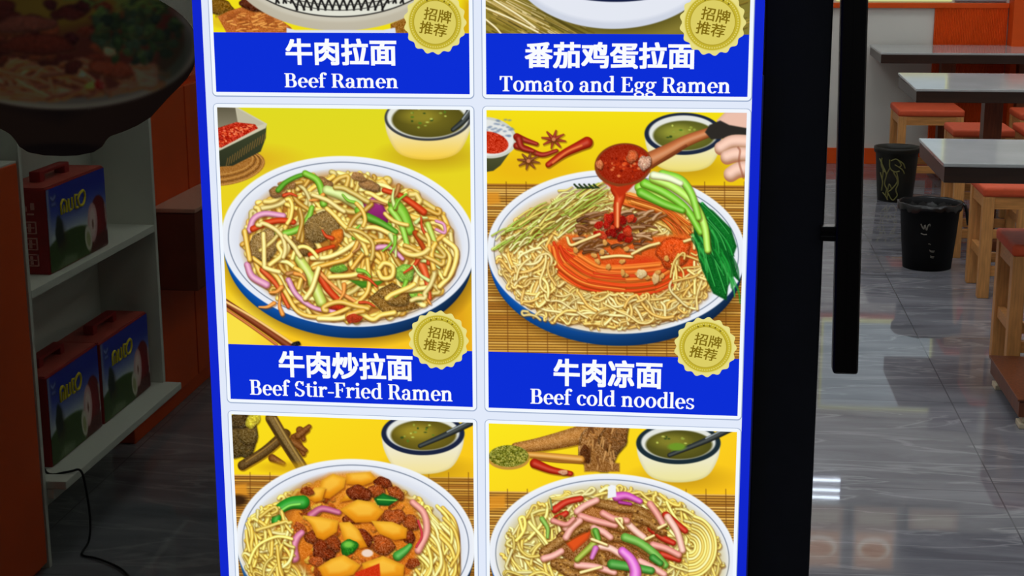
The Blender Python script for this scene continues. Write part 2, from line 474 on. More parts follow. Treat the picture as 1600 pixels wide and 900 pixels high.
# door leaf behind the sign: black stile, rails, pane and pull handle
d1 = struct(thing('door_1', 'black glass door', 'door'))
del d1['label'], d1['category']
obj('stile', bx(0.084, 0.178, 2.242, 2.292, 0.004, 2.3, 0.003), M['black_metal'], d1)
obj('rail', bx(-0.715, 0.084, 2.245, 2.29, 0.01, 0.11, 0.003), M['black_metal'], d1)
obj('rail', bx(-0.715, 0.084, 2.245, 2.29, 2.2, 2.3, 0.003), M['black_metal'], d1)
obj('pane', bx(-0.715, 0.084, 2.263, 2.273, 0.11, 2.2), M['glass'], d1)
bm = bx(-0.0185, 0.0185, -0.016, 0.016, -0.56, 0.56, 0.006, 3)
box(bm, -0.0015, 0.0015, -0.0168, -0.015, -0.53, 0.53)
for v in bm.verts:
    v.co = Vector((0.2045 - 0.0204 * (v.co.z - 0.0) + v.co.x - 0.0, 2.232 + v.co.y, 1.386 + v.co.z))
h = obj('door_handle', bm, M['black_gloss'], d1)
for z in (1.034, 1.72):
    bm = bx(0.172, 0.2045, 2.222, 2.242, z - 0.011, z - 0.002, 0.002)
    box(bm, 0.172, 0.2045, 2.222, 2.242, z + 0.002, z + 0.011, 0.002)
    box(bm, 0.174, 0.2045, 2.225, 2.239, z - 0.003, z + 0.003)
    obj('mount', bm, M['black_gloss'], h)

# ceiling panels that light the room
for x, y in ((-1.0, 2.85), (0.6, 2.85), (-0.9, 4.6), (0.7, 4.6), (2.3, 4.6), (-0.9, 6.6), (0.7, 6.6), (2.3, 6.6), (-0.5, 8.7), (1.9, 8.7)):
    t = thing('ceiling_light', 'square white ceiling light panel', 'ceiling light', (x, y, ZC), 'square ceiling light panels')
    bm = bx(-0.32, 0.32, -0.32, -0.3, -0.03, 0); box(bm, -0.32, 0.32, 0.3, 0.32, -0.03, 0)
    box(bm, -0.32, -0.3, -0.3, 0.3, -0.03, 0); box(bm, 0.3, 0.32, -0.3, 0.3, -0.03, 0)
    obj('frame', bm, M['shelf_white'], t)
    obj('diffuser', bx(-0.3, 0.3, -0.3, 0.3, -0.02, -0.005), M['lamp'], t)
# things high on the back wall that show mirrored in the tiles
t = thing('wall_lamp', 'three white light tubes high on the back wall, mirrored in the floor', 'lamp', (0.80, YB, 2.17))
obj('backplate', bx(-0.17, 0.17, -0.02, 0, -0.09, 0.09, 0.004), M['grey_board'], t)
for z in (-0.06, 0.01, 0.062):
    o = obj('tube', tube([(-0.16, -0.04, z), (0.16, -0.04, z)], 0.0055), M['tube'], t)

# posters on the back wall above the orange rail
tag(obj('poster', bx(0.80, 1.497, YB - 0.02, YB - 0.001, 1.012, 1.62, 0.003), M['poster']), 'pale yellow green backlit poster above the orange rail on the back wall', 'poster')
pp = [o for o in COL.objects if o.name == 'poster'][0]
obj('printed_sheet', bx(0.81, 1.487, YB - 0.0225, YB - 0.0195, 1.034, 1.60, 0.001), M['poster_sheet'], pp)
o = tag(obj('notice_board', bx(1.515, 1.822, YB - 0.02, YB - 0.001, 1.012, 1.75, 0.003), M['grey_board']), 'grey board beside the pale yellow poster on the back wall', 'board')

# ------------------------------------------------------------------ tables
def table(x0, x1, y0, y1, ped, label, tilt=0.0):
    zt = 0.75
    t = thing('dining_table', label, 'table', (x0, y0, 0), 'marble topped tables in the restaurant')
    W, D = x1 - x0, y1 - y0
    o = obj('tabletop', bx(0, W, 0, D, -0.012, 0, 0.003), M['table_top'], t)
    o.location.z = zt; o.rotation_euler.x = tilt
    bm = bx(0.004, W - 0.004, 0.004, D - 0.004, zt - 0.062, zt - 0.012, 0.002)
    obj('edge_band', bm, M['table_edge'], t)
    for px in (ped, W - ped):
        obj('leg', bx(px - 0.042, px + 0.042, D / 2 - 0.05, D / 2 + 0.05, 0.05, zt - 0.062, 0.005), M['dark_wood'], t)
        obj('foot', bx(px - 0.05, px + 0.05, 0.05, D - 0.05, 0.0, 0.05, 0.006), M['dark_wood'], t)
    return t
table(0.742, 2.05, 4.868, 5.452, 0.50, 'white topped dining table nearest the door, above the orange cushioned stools')
table(0.948, 2.25, 7.15, 7.83, 0.40, 'bright white topped dining table in the middle of three, behind the black bin', 0.016)
table(1.012, 2.32, 9.22, 9.86, 0.43, 'white topped dining table farthest back, against the orange fluted wall')

# ------------------------------------------------------------------ stools
def stool(x, y, label, w=0.33, d=0.32, h=0.45, leg=0.045, rz=0.0):
    t = thing('stool', label, 'stool', (x, y, 0), 'wooden stools with orange cushions')
    t.rotation_euler.z = rz
    for lx in (0, w - leg):
        for ly in (0, d - leg):
            obj('leg', bx(lx, lx + leg, ly, ly + leg, 0, h - 0.035, 0.004), M['wood'], t)
    bm = bx(leg, w - leg, 0.006, 0.028, h - 0.085, h - 0.036); box(bm, leg, w - leg, d - 0.028, d - 0.006, h - 0.085, h - 0.036)
    box(bm, 0.006, 0.028, leg, d - leg, h - 0.085, h - 0.036); box(bm, w - 0.028, w - 0.006, leg, d - leg, h - 0.085, h - 0.036)
    obj('seat_frame', bm, M['wood_flat'], t)
    for sx in (0.010, w - 0.035):
        obj('stretcher', bx(sx, sx + 0.025, leg, d - leg, 0.15, 0.19, 0.003), M['wood_flat'], t)
    for sy in (0.010, d - 0.035):
        obj('stretcher', bx(leg, w - leg, sy, sy + 0.025, 0.09, 0.13, 0.003), M['wood_flat'], t)
    bm = bx(-0.004, w + 0.004, -0.004, d + 0.004, h - 0.036, h + 0.004, 0.014, 3)
    obj('seat_cushion', bm, M['cushion'], t, smooth=True)
    return t
stool(1.115, 6.245, 'wooden stool with orange seat under the nearest table, right of the black bin')
stool(1.012, 5.075, 'wooden stool with orange seat cut off by the right edge of the photo', d=0.30, h=0.452)
stool(1.125, 7.03, 'wooden stool behind the black bin, tucked under the middle table')
stool(1.098, 8.93, 'wooden stool with orange seat against the white wall, left of the far table', d=0.40, w=0.36)
stool(1.27, 8.06, 'orange cushioned stool seen between the two table legs, under the far table', w=0.30)
stool(1.625, 8.08, 'orange cushioned stool right of the middle table leg, near the right edge', w=0.30)
stool(1.74, 8.80, 'orange cushioned stool farthest back beside the fluted orange wall', w=0.30)
t = thing('wooden_crate', 'low brown wooden crate on pale rails at the right edge of the floor', 'crate', (0.955, 4.55, 0))
obj('box', bx(0.0, 0.40, 0.0, 0.48, 0.036, 0.085, 0.003), M['dark_wood'], t)
for y in (0.0, 0.40):
    obj('rail', bx(0.004, 0.40, y, y + 0.06, 0.0, 0.016, 0.003), M['pale_rubber'], t)
    obj('rail', bx(0.012, 0.40, y + 0.006, y + 0.056, 0.019, 0.034, 0.003), M['pale_rubber'], t)
obj('lid', bx(-0.006, 0.41, -0.006, 0.485, 0.087, 0.094, 0.002), M['dark_wood'], t)

# ------------------------------------------------------------------ bins
def bin_shell(r0, r1, h):
    return lathe([(r0, 0), (r0 + (r1 - r0) * 0.5, h * 0.5), (r1 - 0.004, h - 0.03), (r1 + 0.004, h - 0.028), (r1 + 0.006, h - 0.012), (r1 + 0.006, h), (r1 - 0.004, h),
                  (r1 - 0.008, h - 0.03), (r0 - 0.004, 0.008)], 56)
bx2, by2, hb = 0.995, 6.835, 0.287
t = thing('waste_bin', 'black waste bin with grey crown and lettering marks, liner hanging over its rim', 'waste bin', (bx2, by2, 0))
obj('body', bin_shell(0.104, 0.131, hb), M['bin_black'], t, smooth=True)
obj('inside', lathe([(0.100, hb - 0.05), (0.118, hb - 0.045)], 40), M['liner'], t)
def on_bin(u, z, r0, r1, h, off=0.0012):
    """a spot on a bin's side: u radians from the side facing the street"""
    r = r0 + (r1 - r0) * z / h + off
    a = -math.pi / 2 + u
    return (r * math.cos(a), r * math.sin(a), z)
def bin_line(pts, r0, r1, h, wd):
    P = catmull(pts, 5)
    return tube([on_bin(u, z, r0, r1, h) for u, z in P], wd, 5)
def crown(lines, name, mat, par, r0, r1, h, wd):
    bm = bmesh.new()
    for l in lines:
        x = bin_line(l, r0, r1, h, wd); me = bpy.data.meshes.new('tmp'); x.to_mesh(me); x.free(); bm.from_mesh(me); bpy.data.meshes.remove(me)
    return obj(name, bm, mat, par)
crown([[(-0.42, 0.212), (-0.36, 0.196), (-0.31, 0.190)], [(-0.31, 0.190), (-0.29, 0.206), (-0.255, 0.208)], [(-0.27, 0.206), (-0.235, 0.190), (-0.21, 0.186)],
       [(-0.21, 0.186), (-0.18, 0.205), (-0.15, 0.212)], [(-0.15, 0.212), (-0.12, 0.213), (-0.11, 0.205)], [(-0.41, 0.170), (-0.3, 0.166), (-0.2, 0.167)]],
      'crown_mark', M['grey_mark'], t, 0.104, 0.131, hb, 0.0026)
crown([[(-0.13, 0.124), (-0.10, 0.126), (-0.04, 0.122)], [(-0.08, 0.098), (0.0, 0.094), (0.12, 0.094)], [(-0.06, 0.092), (0.02, 0.089), (0.1, 0.089)],
       [(-0.03, 0.072), (0.03, 0.069), (0.12, 0.068)], [(-0.03, 0.066), (0.05, 0.063), (0.1, 0.063)]], 'lettering', M['grey_mark'], t, 0.104, 0.131, hb, 0.0018)
# liner: a crumpled skirt turned over the rim, with a hanging tail on the right
bm = bmesh.new(); rg = random.Random(5); n = 60; rows = []
dz = [0.012 + 0.018 * rg.random() for _ in range(n)]
for k, (rr, zz) in enumerate(((0.115, -0.05), (0.129, -0.004), (0.134, 0.006), (0.1405, 0.004), (0.1395, -1))):
    row = []
    for i in range(n):
        a = 2 * math.pi * i / n
        w = 0.0016 * math.sin(a * 17 + k) + 0.001 * rg.random()
        z = hb + (zz if zz > -1 else -dz[i]) + 0.002 * math.sin(a * 9)
        row.append(bm.verts.new(((rr + w) * math.cos(a), (rr + w) * math.sin(a), z)))
    rows.append(row)
for a, b_ in zip(rows, rows[1:]):
    for i in range(n): bm.faces.new((a[i], a[(i + 1) % n], b_[(i + 1) % n], b_[i]))
obj('liner', bm, M['liner'], t, smooth=True)
bm = tube([(0.128, -0.04, hb + 0.004), (0.142, -0.045, hb - 0.004), (0.150, -0.046, hb - 0.03), (0.155, -0.046, hb - 0.062), (0.160, -0.046, hb - 0.088)], 0.0075, 8)
obj('liner_tail', bm, M['liner'], t, smooth=True)

bx1, by1, hb1 = 1.055, 8.57, 0.294
t = thing('waste_bin', 'dark waste bin with a pale yellow vine pattern by the white wall', 'waste bin', (bx1, by1, 0))
obj('body', bin_shell(0.094, 0.118, hb1), M['bin_green'], t, smooth=True)
obj('inside', lathe([(0.090, hb1 - 0.05), (0.106, hb1 - 0.045)], 40), M['liner'], t)
V_ = [[(-0.75, 0.235), (-0.55, 0.19), (-0.42, 0.150), (-0.5, 0.10), (-0.35, 0.06), (-0.38, 0.015)], [(-0.62, 0.24), (-0.66, 0.20), (-0.5, 0.165)],
      [(-0.30, 0.235), (-0.28, 0.19), (-0.10, 0.17), (0.08, 0.175)], [(-0.28, 0.19), (-0.42, 0.15)], [(-0.15, 0.17), (0.02, 0.12), (-0.18, 0.075), (-0.36, 0.055)],
      [(-0.02, 0.165), (0.06, 0.11), (-0.02, 0.07), (0.05, 0.04), (-0.1, 0.012)], [(-0.25, 0.23), (-0.05, 0.24), (0.12, 0.21), (0.05, 0.195)],
      [(-0.18, 0.075), (-0.30, 0.10), (-0.36, 0.055)], [(-0.60, 0.05), (-0.46, 0.035), (-0.35, 0.012)], [(-0.46, 0.035), (-0.40, 0.07)], [(-0.36, 0.055), (-0.2, 0.02), (-0.1, 0.012)],
      [(0.02, 0.235), (0.2, 0.215), (0.28, 0.19)], [(-0.72, 0.16), (-0.6, 0.11), (-0.66, 0.06)]]
V_ = [[(u * 1.3 - 0.06, z) for u, z in q] for q in V_] + [[(-0.9, 0.22), (-0.8, 0.17), (-0.86, 0.12)], [(-0.2, 0.21), (0.15, 0.185), (0.3, 0.16)]]
crown(V_, 'vine_pattern', M['vine'], t, 0.094, 0.118, hb1, 0.0036)

# ------------------------------------------------------------------ shelf unit behind the smoked window
t = thing('display_shelf', 'white display shelf behind the smoked window holding fruit drink cartons', 'shelf', (-1.5, 3.23, 0))
X0, Y0 = -1.5, 3.23
def at_shelf(x0, x1, y0, y1, z0, z1, bev=0.002): return bx(x0 - X0, x1 - X0, y0 - Y0, y1 - Y0, z0, z1, bev)
obj('side_panel', at_shelf(-1.672, -1.5, 3.23, 3.245, 0, 1.5), M['shelf_white'], t)
obj('side_panel', at_shelf(-1.672, -1.5, 4.05, 4.068, 0.158, 1.5), M['shelf_white'], t)
obj('back_panel', at_shelf(-1.684, -1.672, 3.23, 4.068, 0.0, 1.5), M['shelf_white'], t)
obj('shelf_board', at_shelf(-1.672, -1.5, 3.246, 4.05, 0.648, 0.668), M['shelf_white'], t)
obj('shelf_board', at_shelf(-1.672, -1.5, 3.246, 4.05, 1.25, 1.27), M['shelf_white'], t)
obj('base_board', at_shelf(-1.672, -1.452, 3.246, 4.062, 0.192, 0.212, 0.003), M['shelf_white'], t)
obj('base_rail', at_shelf(-1.50, -1.484, 3.246, 4.05, 0.168, 0.192, 0.001), M['shelf_white'], t)

t = thing('orange_cabinet', 'orange cabinet beyond the white shelf, right beside the lit menu sign', 'cabinet', (-1.6, 4.1, 0))
obj('body', bx(-0.5, -0.022, 0.02, 1.6, 0.0, 1.01, 0.003), M['orange_paint'], t)
for k in range(3):
    obj('door', bx(-0.022, 0.0, 0.03 + k * 0.52, 0.54 + k * 0.52, 0.06, 0.99, 0.003), M['orange_paint'], t)
obj('drawer_box', bx(0.0, 0.13, 0.20, 0.75, 0.42, 0.655, 0.004), M['carton_brown'], t)
obj('drawer_lid', bx(0.0, 0.134, 0.196, 0.754, 0.655, 0.668, 0.003), M['carton_pale'], t)
t = thing('orange_cabinet', 'orange cabinet nearest the smoked window at the left edge, with a pale top', 'cabinet', (-1.5, 2.45, 0))
obj('body', bx(-0.6, -0.018, 0.0, 0.772, 0.0, 0.962, 0.003), M['orange_paint'], t)
obj('door', bx(-0.018, 0.0, 0.004, 0.770, 0.02, 0.963, 0.003), M['orange_paint'], t)
obj('countertop', bx(-0.61, -0.003, 0.0, 0.774, 0.963, 0.968, 0.001), M['shelf_white'], t)

# ------------------------------------------------------------------ fruit drink cartons
def carton_art():
    p = Paint(0, 0, 36, 20, 6, 3)
    p.fill(lambda X, Y: np.stack(np.broadcast_arrays(34 + 170 * np.clip((Y - 3) / 9, 0, 1) ** 1.4 + 0 * X, 52 + 165 * np.clip((Y - 3) / 9, 0, 1) ** 1.4 + 0 * X, 176 + 50 * np.clip((Y - 4) / 9, 0, 1) + 0 * X), -1))
    p.poly([(0, 0), (1.2, 0), (1.2, 20), (0, 20)], (170, 176, 190), soft=2)
    p.ell(13, 19, 19, 7.4, (60, 84, 32), soft=.6, tex=6)
    p.poly([(4, 20), (9, 17.3), (16, 18.5), (15, 20)], (150, 160, 140), soft=1, alpha=.5, tex=16)
    p.chunk(6.2, 11, 2.6, 3.2, (34, 44, 34), tex=6); p.stroke([(5.6, 13), (5.2, 14.5)], .8, (30, 30, 25))
    p.ell(30.5, 12.5, 5.4, 6.2, (150, 30, 34), soft=.5, col2=(110, 16, 22))
    p.poly([(26, 16.5), (36, 16), (36, 20), (24, 20)], (88, 30, 26), soft=1, tex=10)
    p.ell(26.5, 12.6, 3.1, 5.0, (226, 176, 176), soft=.5, rot=4); p.ell(26.5, 12.6, 2.0, 3.6, (238, 210, 202), soft=.6, rot=4)
    p.ell(26.6, 13, .5, 1.1, (120, 60, 50), soft=.4)
    p.ell(23.3, 16, 2.1, 3.3, (220, 214, 198), soft=.5, rot=-12); p.ell(23.3, 16.3, 1.2, 2.0, (170, 176, 120), soft=.5, rot=-12)
    p.stroke([(35, 9.5), (35.5, 14)], .7, (226, 216, 206))
    p.stroke([(2.5, 2.2), (3.6, 2.8), (5, 2.2)], .8, (150, 165, 215)); p.stroke([(2.8, 4), (4.8, 4)], .6, (150, 165, 215))
    return p
CART = carton_art()
def carton(y0, z, label, ln=0.355, w=0.118, h=0.205):
    """carton with its printed front facing the room (+x)"""
    t = thing('drink_carton', label, 'carton', (-1.523, y0, z), 'fruit drink cartons on the white shelf')
    obj('body', bx(-w, 0, 0, ln, 0, h, 0.004), M['carton_red'], t)
    bm = bx(-w + 0.004, -0.004, 0.004, ln - 0.004, h, h + 0.003, 0.001)
    obj('top_flap', bm, M['carton_top'], t)
    bm = bmesh.new()
    box(bm, -w * 0.62, -w * 0.38, ln * 0.22, ln * 0.3, h + 0.002, h + 0.024, 0.003); box(bm, -w * 0.62, -w * 0.38, ln * 0.62, ln * 0.7, h + 0.002, h + 0.024, 0.003)
    box(bm, -w * 0.62, -w * 0.38, ln * 0.22, ln * 0.7, h + 0.02, h + 0.028, 0.003)
    obj('handle', bm, M['carton_red'], t)
    nu, nv = 110, 64
    U, Vv = np.meshgrid(np.linspace(0, 1, nu), np.linspace(0, 1, nv))
    P = np.stack([np.full(U.shape, 0.0012), 0.003 + U * (ln - 0.006), h - 0.003 - Vv * (h - 0.006)], -1)
    fr_ = link('printed_front', grid_mesh('printed_front', P, nu, nv, lin(CART.sample(U.ravel() * 36, Vv.ravel() * 20))), M['ink'], t)
    # yellow outlined lettering on the front
    bm = bmesh.new()
    def line(pts, r=0.0036):
        k = tube([(0.0020, ln * u, h * v) for u, v in catmull(pts, 5)], r, 6)
        me = bpy.data.meshes.new('tmp'); k.to_mesh(me); k.free(); bm.from_mesh(me); bpy.data.meshes.remove(me)
    line([(0.22, 0.64), (0.22, 0.76), (0.26, 0.80), (0.30, 0.76), (0.30, 0.64)]); line([(0.26, 0.64), (0.265, 0.74)], 0.0026)
    line([(0.345, 0.79), (0.345, 0.66), (0.38, 0.65)]); line([(0.40, 0.79), (0.40, 0.65)])
    line([(0.45, 0.80), (0.45, 0.66), (0.49, 0.64)]); line([(0.45, 0.80), (0.50, 0.79)], 0.0026)
    line([(0.54, 0.80), (0.50, 0.74), (0.52, 0.66), (0.58, 0.65), (0.62, 0.73), (0.60, 0.81), (0.54, 0.80)])
    obj('lettering', bm, M['yellow_ink'], t)
    # pale upright marks on the red end
    bm = bmesh.new()
    def mark(x0, x1, z0, z1): box(bm, -w + x0 * w, -w + x1 * w, -0.0012, 0.0006, z0 * h, z1 * h)
    for z0 in (0.10, 0.29, 0.48):
        mark(0.50, 0.78, z0 + 0.13, z0 + 0.145); mark(0.50, 0.53, z0, z0 + 0.145); mark(0.75, 0.78, z0, z0 + 0.145); mark(0.50, 0.78, z0, z0 + 0.012)
        mark(0.60, 0.66, z0 + 0.02, z0 + 0.12); mark(0.55, 0.73, z0 + 0.065, z0 + 0.078)
    mark(0.52, 0.60, 0.74, 0.80); mark(0.60, 0.74, 0.70, 0.72); mark(0.68, 0.76, 0.76, 0.84)
    obj('side_lettering', bm, M['pale_ink'], t)
    return t
carton(3.405, 0.668, 'fruit drink carton alone on the upper shelf board', ln=0.365)
carton(3.335, 0.212, 'nearer of the two fruit drink cartons on the lowest board', ln=0.315, h=0.222)
carton(3.665, 0.212, 'farther of the two fruit drink cartons on the lowest board', ln=0.345, h=0.216)

pts = [(-1.56, 3.29, 0.40), (-1.535, 3.29, 0.30), (-1.52, 3.293, 0.2165), (-1.47, 3.30, 0.2165), (-1.446, 3.315, 0.2165), (-1.438, 3.32, 0.18), (-1.44, 3.34, 0.09), (-1.455, 3.36, 0.02)]
pts += [tuple(on_z(a, b_, 0.005)) for a, b_ in ((128, 866), (150, 872), (180, 884), (198, 897), (212, 925), (240, 960))]
tag(obj('power_cable', tube(catmull(pts, 6), 0.0029, 8), M['cable'], smooth=True), 'thin black cable trailing from the lower shelf board to the floor', 'cable')

# ------------------------------------------------------------------ noodle bowl sticker on the smoked window
def sticker():
    p = Paint(-140, -140, 330, 270, 1.0, 11)
    p.fill(lambda X, Y: np.stack(np.broadcast_arrays(17 + 0 * X + 0 * Y, 9 + 0 * X + 0 * Y, 6 + 0 * X + 0 * Y), -1))
    p.poly([(-140, 120), (95, 190), (320, 80), (320, 140), (170, 230), (20, 230), (-140, 170)], (26, 15, 9), soft=24)
    p.ell(95, 236, 70, 12, (13, 6, 5), soft=5)
    p.ell(95, 70, 214, 101, (82, 73, 58)); p.ell(95, 68, 207, 95, (60, 54, 44), soft=3)
    p.ell(93, 63, 195, 90, (52, 22, 14), soft=3)
    p.ell(93, 20, 180, 92, (50, 20, 12), soft=14)
    p.ell(70, -20, 120, 70, (66, 48, 12), soft=24); p.ell(130, 8, 90, 20, (74, 58, 16), soft=14, alpha=.6)
    p.noodles(70, 122, 150, 34, 90, [(80, 46, 28), (88, 58, 34), (68, 34, 20), (100, 68, 44)], wd=(4, 6), length=(40, 120), curl=.06, swirl=.9, light=.06, seed=4)
    p.noodles(215, 120, 50, 22, 26, [(84, 50, 32), (96, 64, 44)], wd=(4, 6), length=(40, 80), curl=.06, swirl=.9, light=.06, seed=5)
    for i in range(60):
        x, y = p.rng.uniform(-70, 190), p.rng.uniform(5, 108)
        c = [(64, 24, 12), (48, 16, 10), (76, 32, 14), (40, 12, 10)][i % 4]
        p.chunk(x, y, p.rng.uniform(10, 26), p.rng.uniform(6, 13), c, p.rng.uniform(-15, 15), 5, i)
    p.chunk(176, 108, 34, 15, (78, 32, 16), 8, 5); p.chunk(60, 70, 60, 16, (58, 20, 10), 4, 4); p.chunk(40, 38, 55, 12, (70, 34, 22), -4, 4)
    for i in range(120):
        a, r = p.rng.uniform(0, 6.28), math.sqrt(p.rng.uniform(0, 1))
        x, y = 212 + 68 * r * math.cos(a), 48 + 52 * r * math.sin(a)
        c = [(30, 40, 18), (26, 33, 17), (42, 52, 24), (22, 28, 18), (34, 42, 26)][i % 5]
        p.chunk(x, y, p.rng.uniform(5, 13), p.rng.uniform(4, 9), c, p.rng.uniform(0, 180), 5, i)
    for i in range(40):
        x, y = p.rng.uniform(120, 260), p.rng.uniform(-20, 20)
        p.stroke([(x, y), (x + p.rng.uniform(-25, 25), y + p.rng.uniform(-14, 14))], 4, [(46, 58, 20), (60, 62, 22)][i % 2], light=.05)
    p.chunk(171, 81, 11, 6, (104, 84, 54), 10, 6); p.chunk(142, 134, 9, 6, (112, 92, 34), 0, 6); p.chunk(128, 117, 5, 4, (104, 84, 60)); p.chunk(155, 133, 9, 7, (90, 26, 18))
    for i in range(14):
        p.stroke([(205 + i, 105 + i * 2.2), (225 + i, 112 + i * 1.8), (246, 106 + i * 2)], 1.6, (116, 82, 60), light=.05, alpha=.6)
    p.ell(270, 90, 22, 40, (26, 30, 16), rot=20, soft=14, alpha=.6)
    return p
BOWL = sticker().soften(7)
YS_ = YG - 0.0022
outl = []
for k in range(120):                                # rim and food heap above, bowl and foot below
    a = math.pi + math.pi * k / 119
    outl.append((95 + 213 * math.cos(a), 70 + (100 if True else 0) * math.sin(a)))
outl += [(306, 90), (302, 107), (293, 122), (282, 134), (262, 154), (236, 183), (215, 196), (195, 205), (172, 213), (166, 219), (160, 229), (146, 238), (120, 243), (95, 244), (70, 243), (44, 238), (30, 229), (24, 219), (15, 209), (0, 201), (-25, 190), (-50, 175), (-80, 146), (-104, 118), (-116, 90)]
outl = [np.array(q) for q in outl]
den = []
for a, b_ in zip(outl, outl[1:] + outl[:1]):
    k = max(1, int(np.hypot(*(b_ - a)) / 4))
    den += [a + (b_ - a) * t / k for t in range(k)]
c0 = np.array((95.0, 66.0)); nr = 90; den = np.array(den + den[:1]); na = len(den)
PX = np.array([c0 + (q - c0) * (r / (nr - 1)) for r in range(nr) for q in den])
colr = np.clip(lin(BOWL.sample(PX[:, 0], PX[:, 1])) * 12.5, 0, 0.92)
W3 = [on_y(q[0], q[1], YS_) for q in PX]
me = grid_mesh('bowl_sticker', W3, na, nr, colr)
st = link('bowl_sticker', me, M['ink'])
tag(st, 'large dark noodle bowl sticker on the smoked window, left of the lit menu sign', 'sticker')

# ------------------------------------------------------------------ lettering
YS = 2.20                                            # face of the lit sign
def ring_strip(cx, cy, rx, ry, tx, ty, a0, a1, n=26):
    o_, i_ = [], []
    for k in range(n + 1):
        a = math.radians(a0 + (a1 - a0) * k / n)
        o_.append((cx + rx * math.cos(a), cy + ry * math.sin(a))); i_.append((cx + (rx - tx) * math.cos(a), cy + (ry - ty) * math.sin(a)))
    return [[o_[k], o_[k + 1], i_[k + 1], i_[k]] for k in range(n)]
def rc(x0, y0, x1, y1): return [[(x0, y0), (x1, y0), (x1, y1), (x0, y1)]]
def dot(x, y, r, ry=None): return [[(x + r * math.cos(k * math.pi / 9), y + (ry or r) * math.sin(k * math.pi / 9)) for k in range(18)]]
def stem(x, y0, y1, w=0.115, lo=0.06, hi=0.0, tl=0.06):
    g = rc(x, y0, x + w, y1)
    if lo: g += rc(x - lo, y0, x + w + lo, y0 + 0.042) + [[(x - lo * 0.6, y0 + 0.03), (x, y0 + 0.03), (x, y0 + 0.075)], [(x + w, y0 + 0.03), (x + w + lo * 0.6, y0 + 0.03), (x + w, y0 + 0.075)]]
    if hi: g += rc(x - hi, y1 - 0.042, x + w + hi, y1)
    if tl: g += [[(x - tl, y1 - 0.055), (x + w * 0.5, y1 - 0.07), (x + w, y1), (x + w * 0.4, y1), (x - tl, y1 - 0.022)]]
    return g
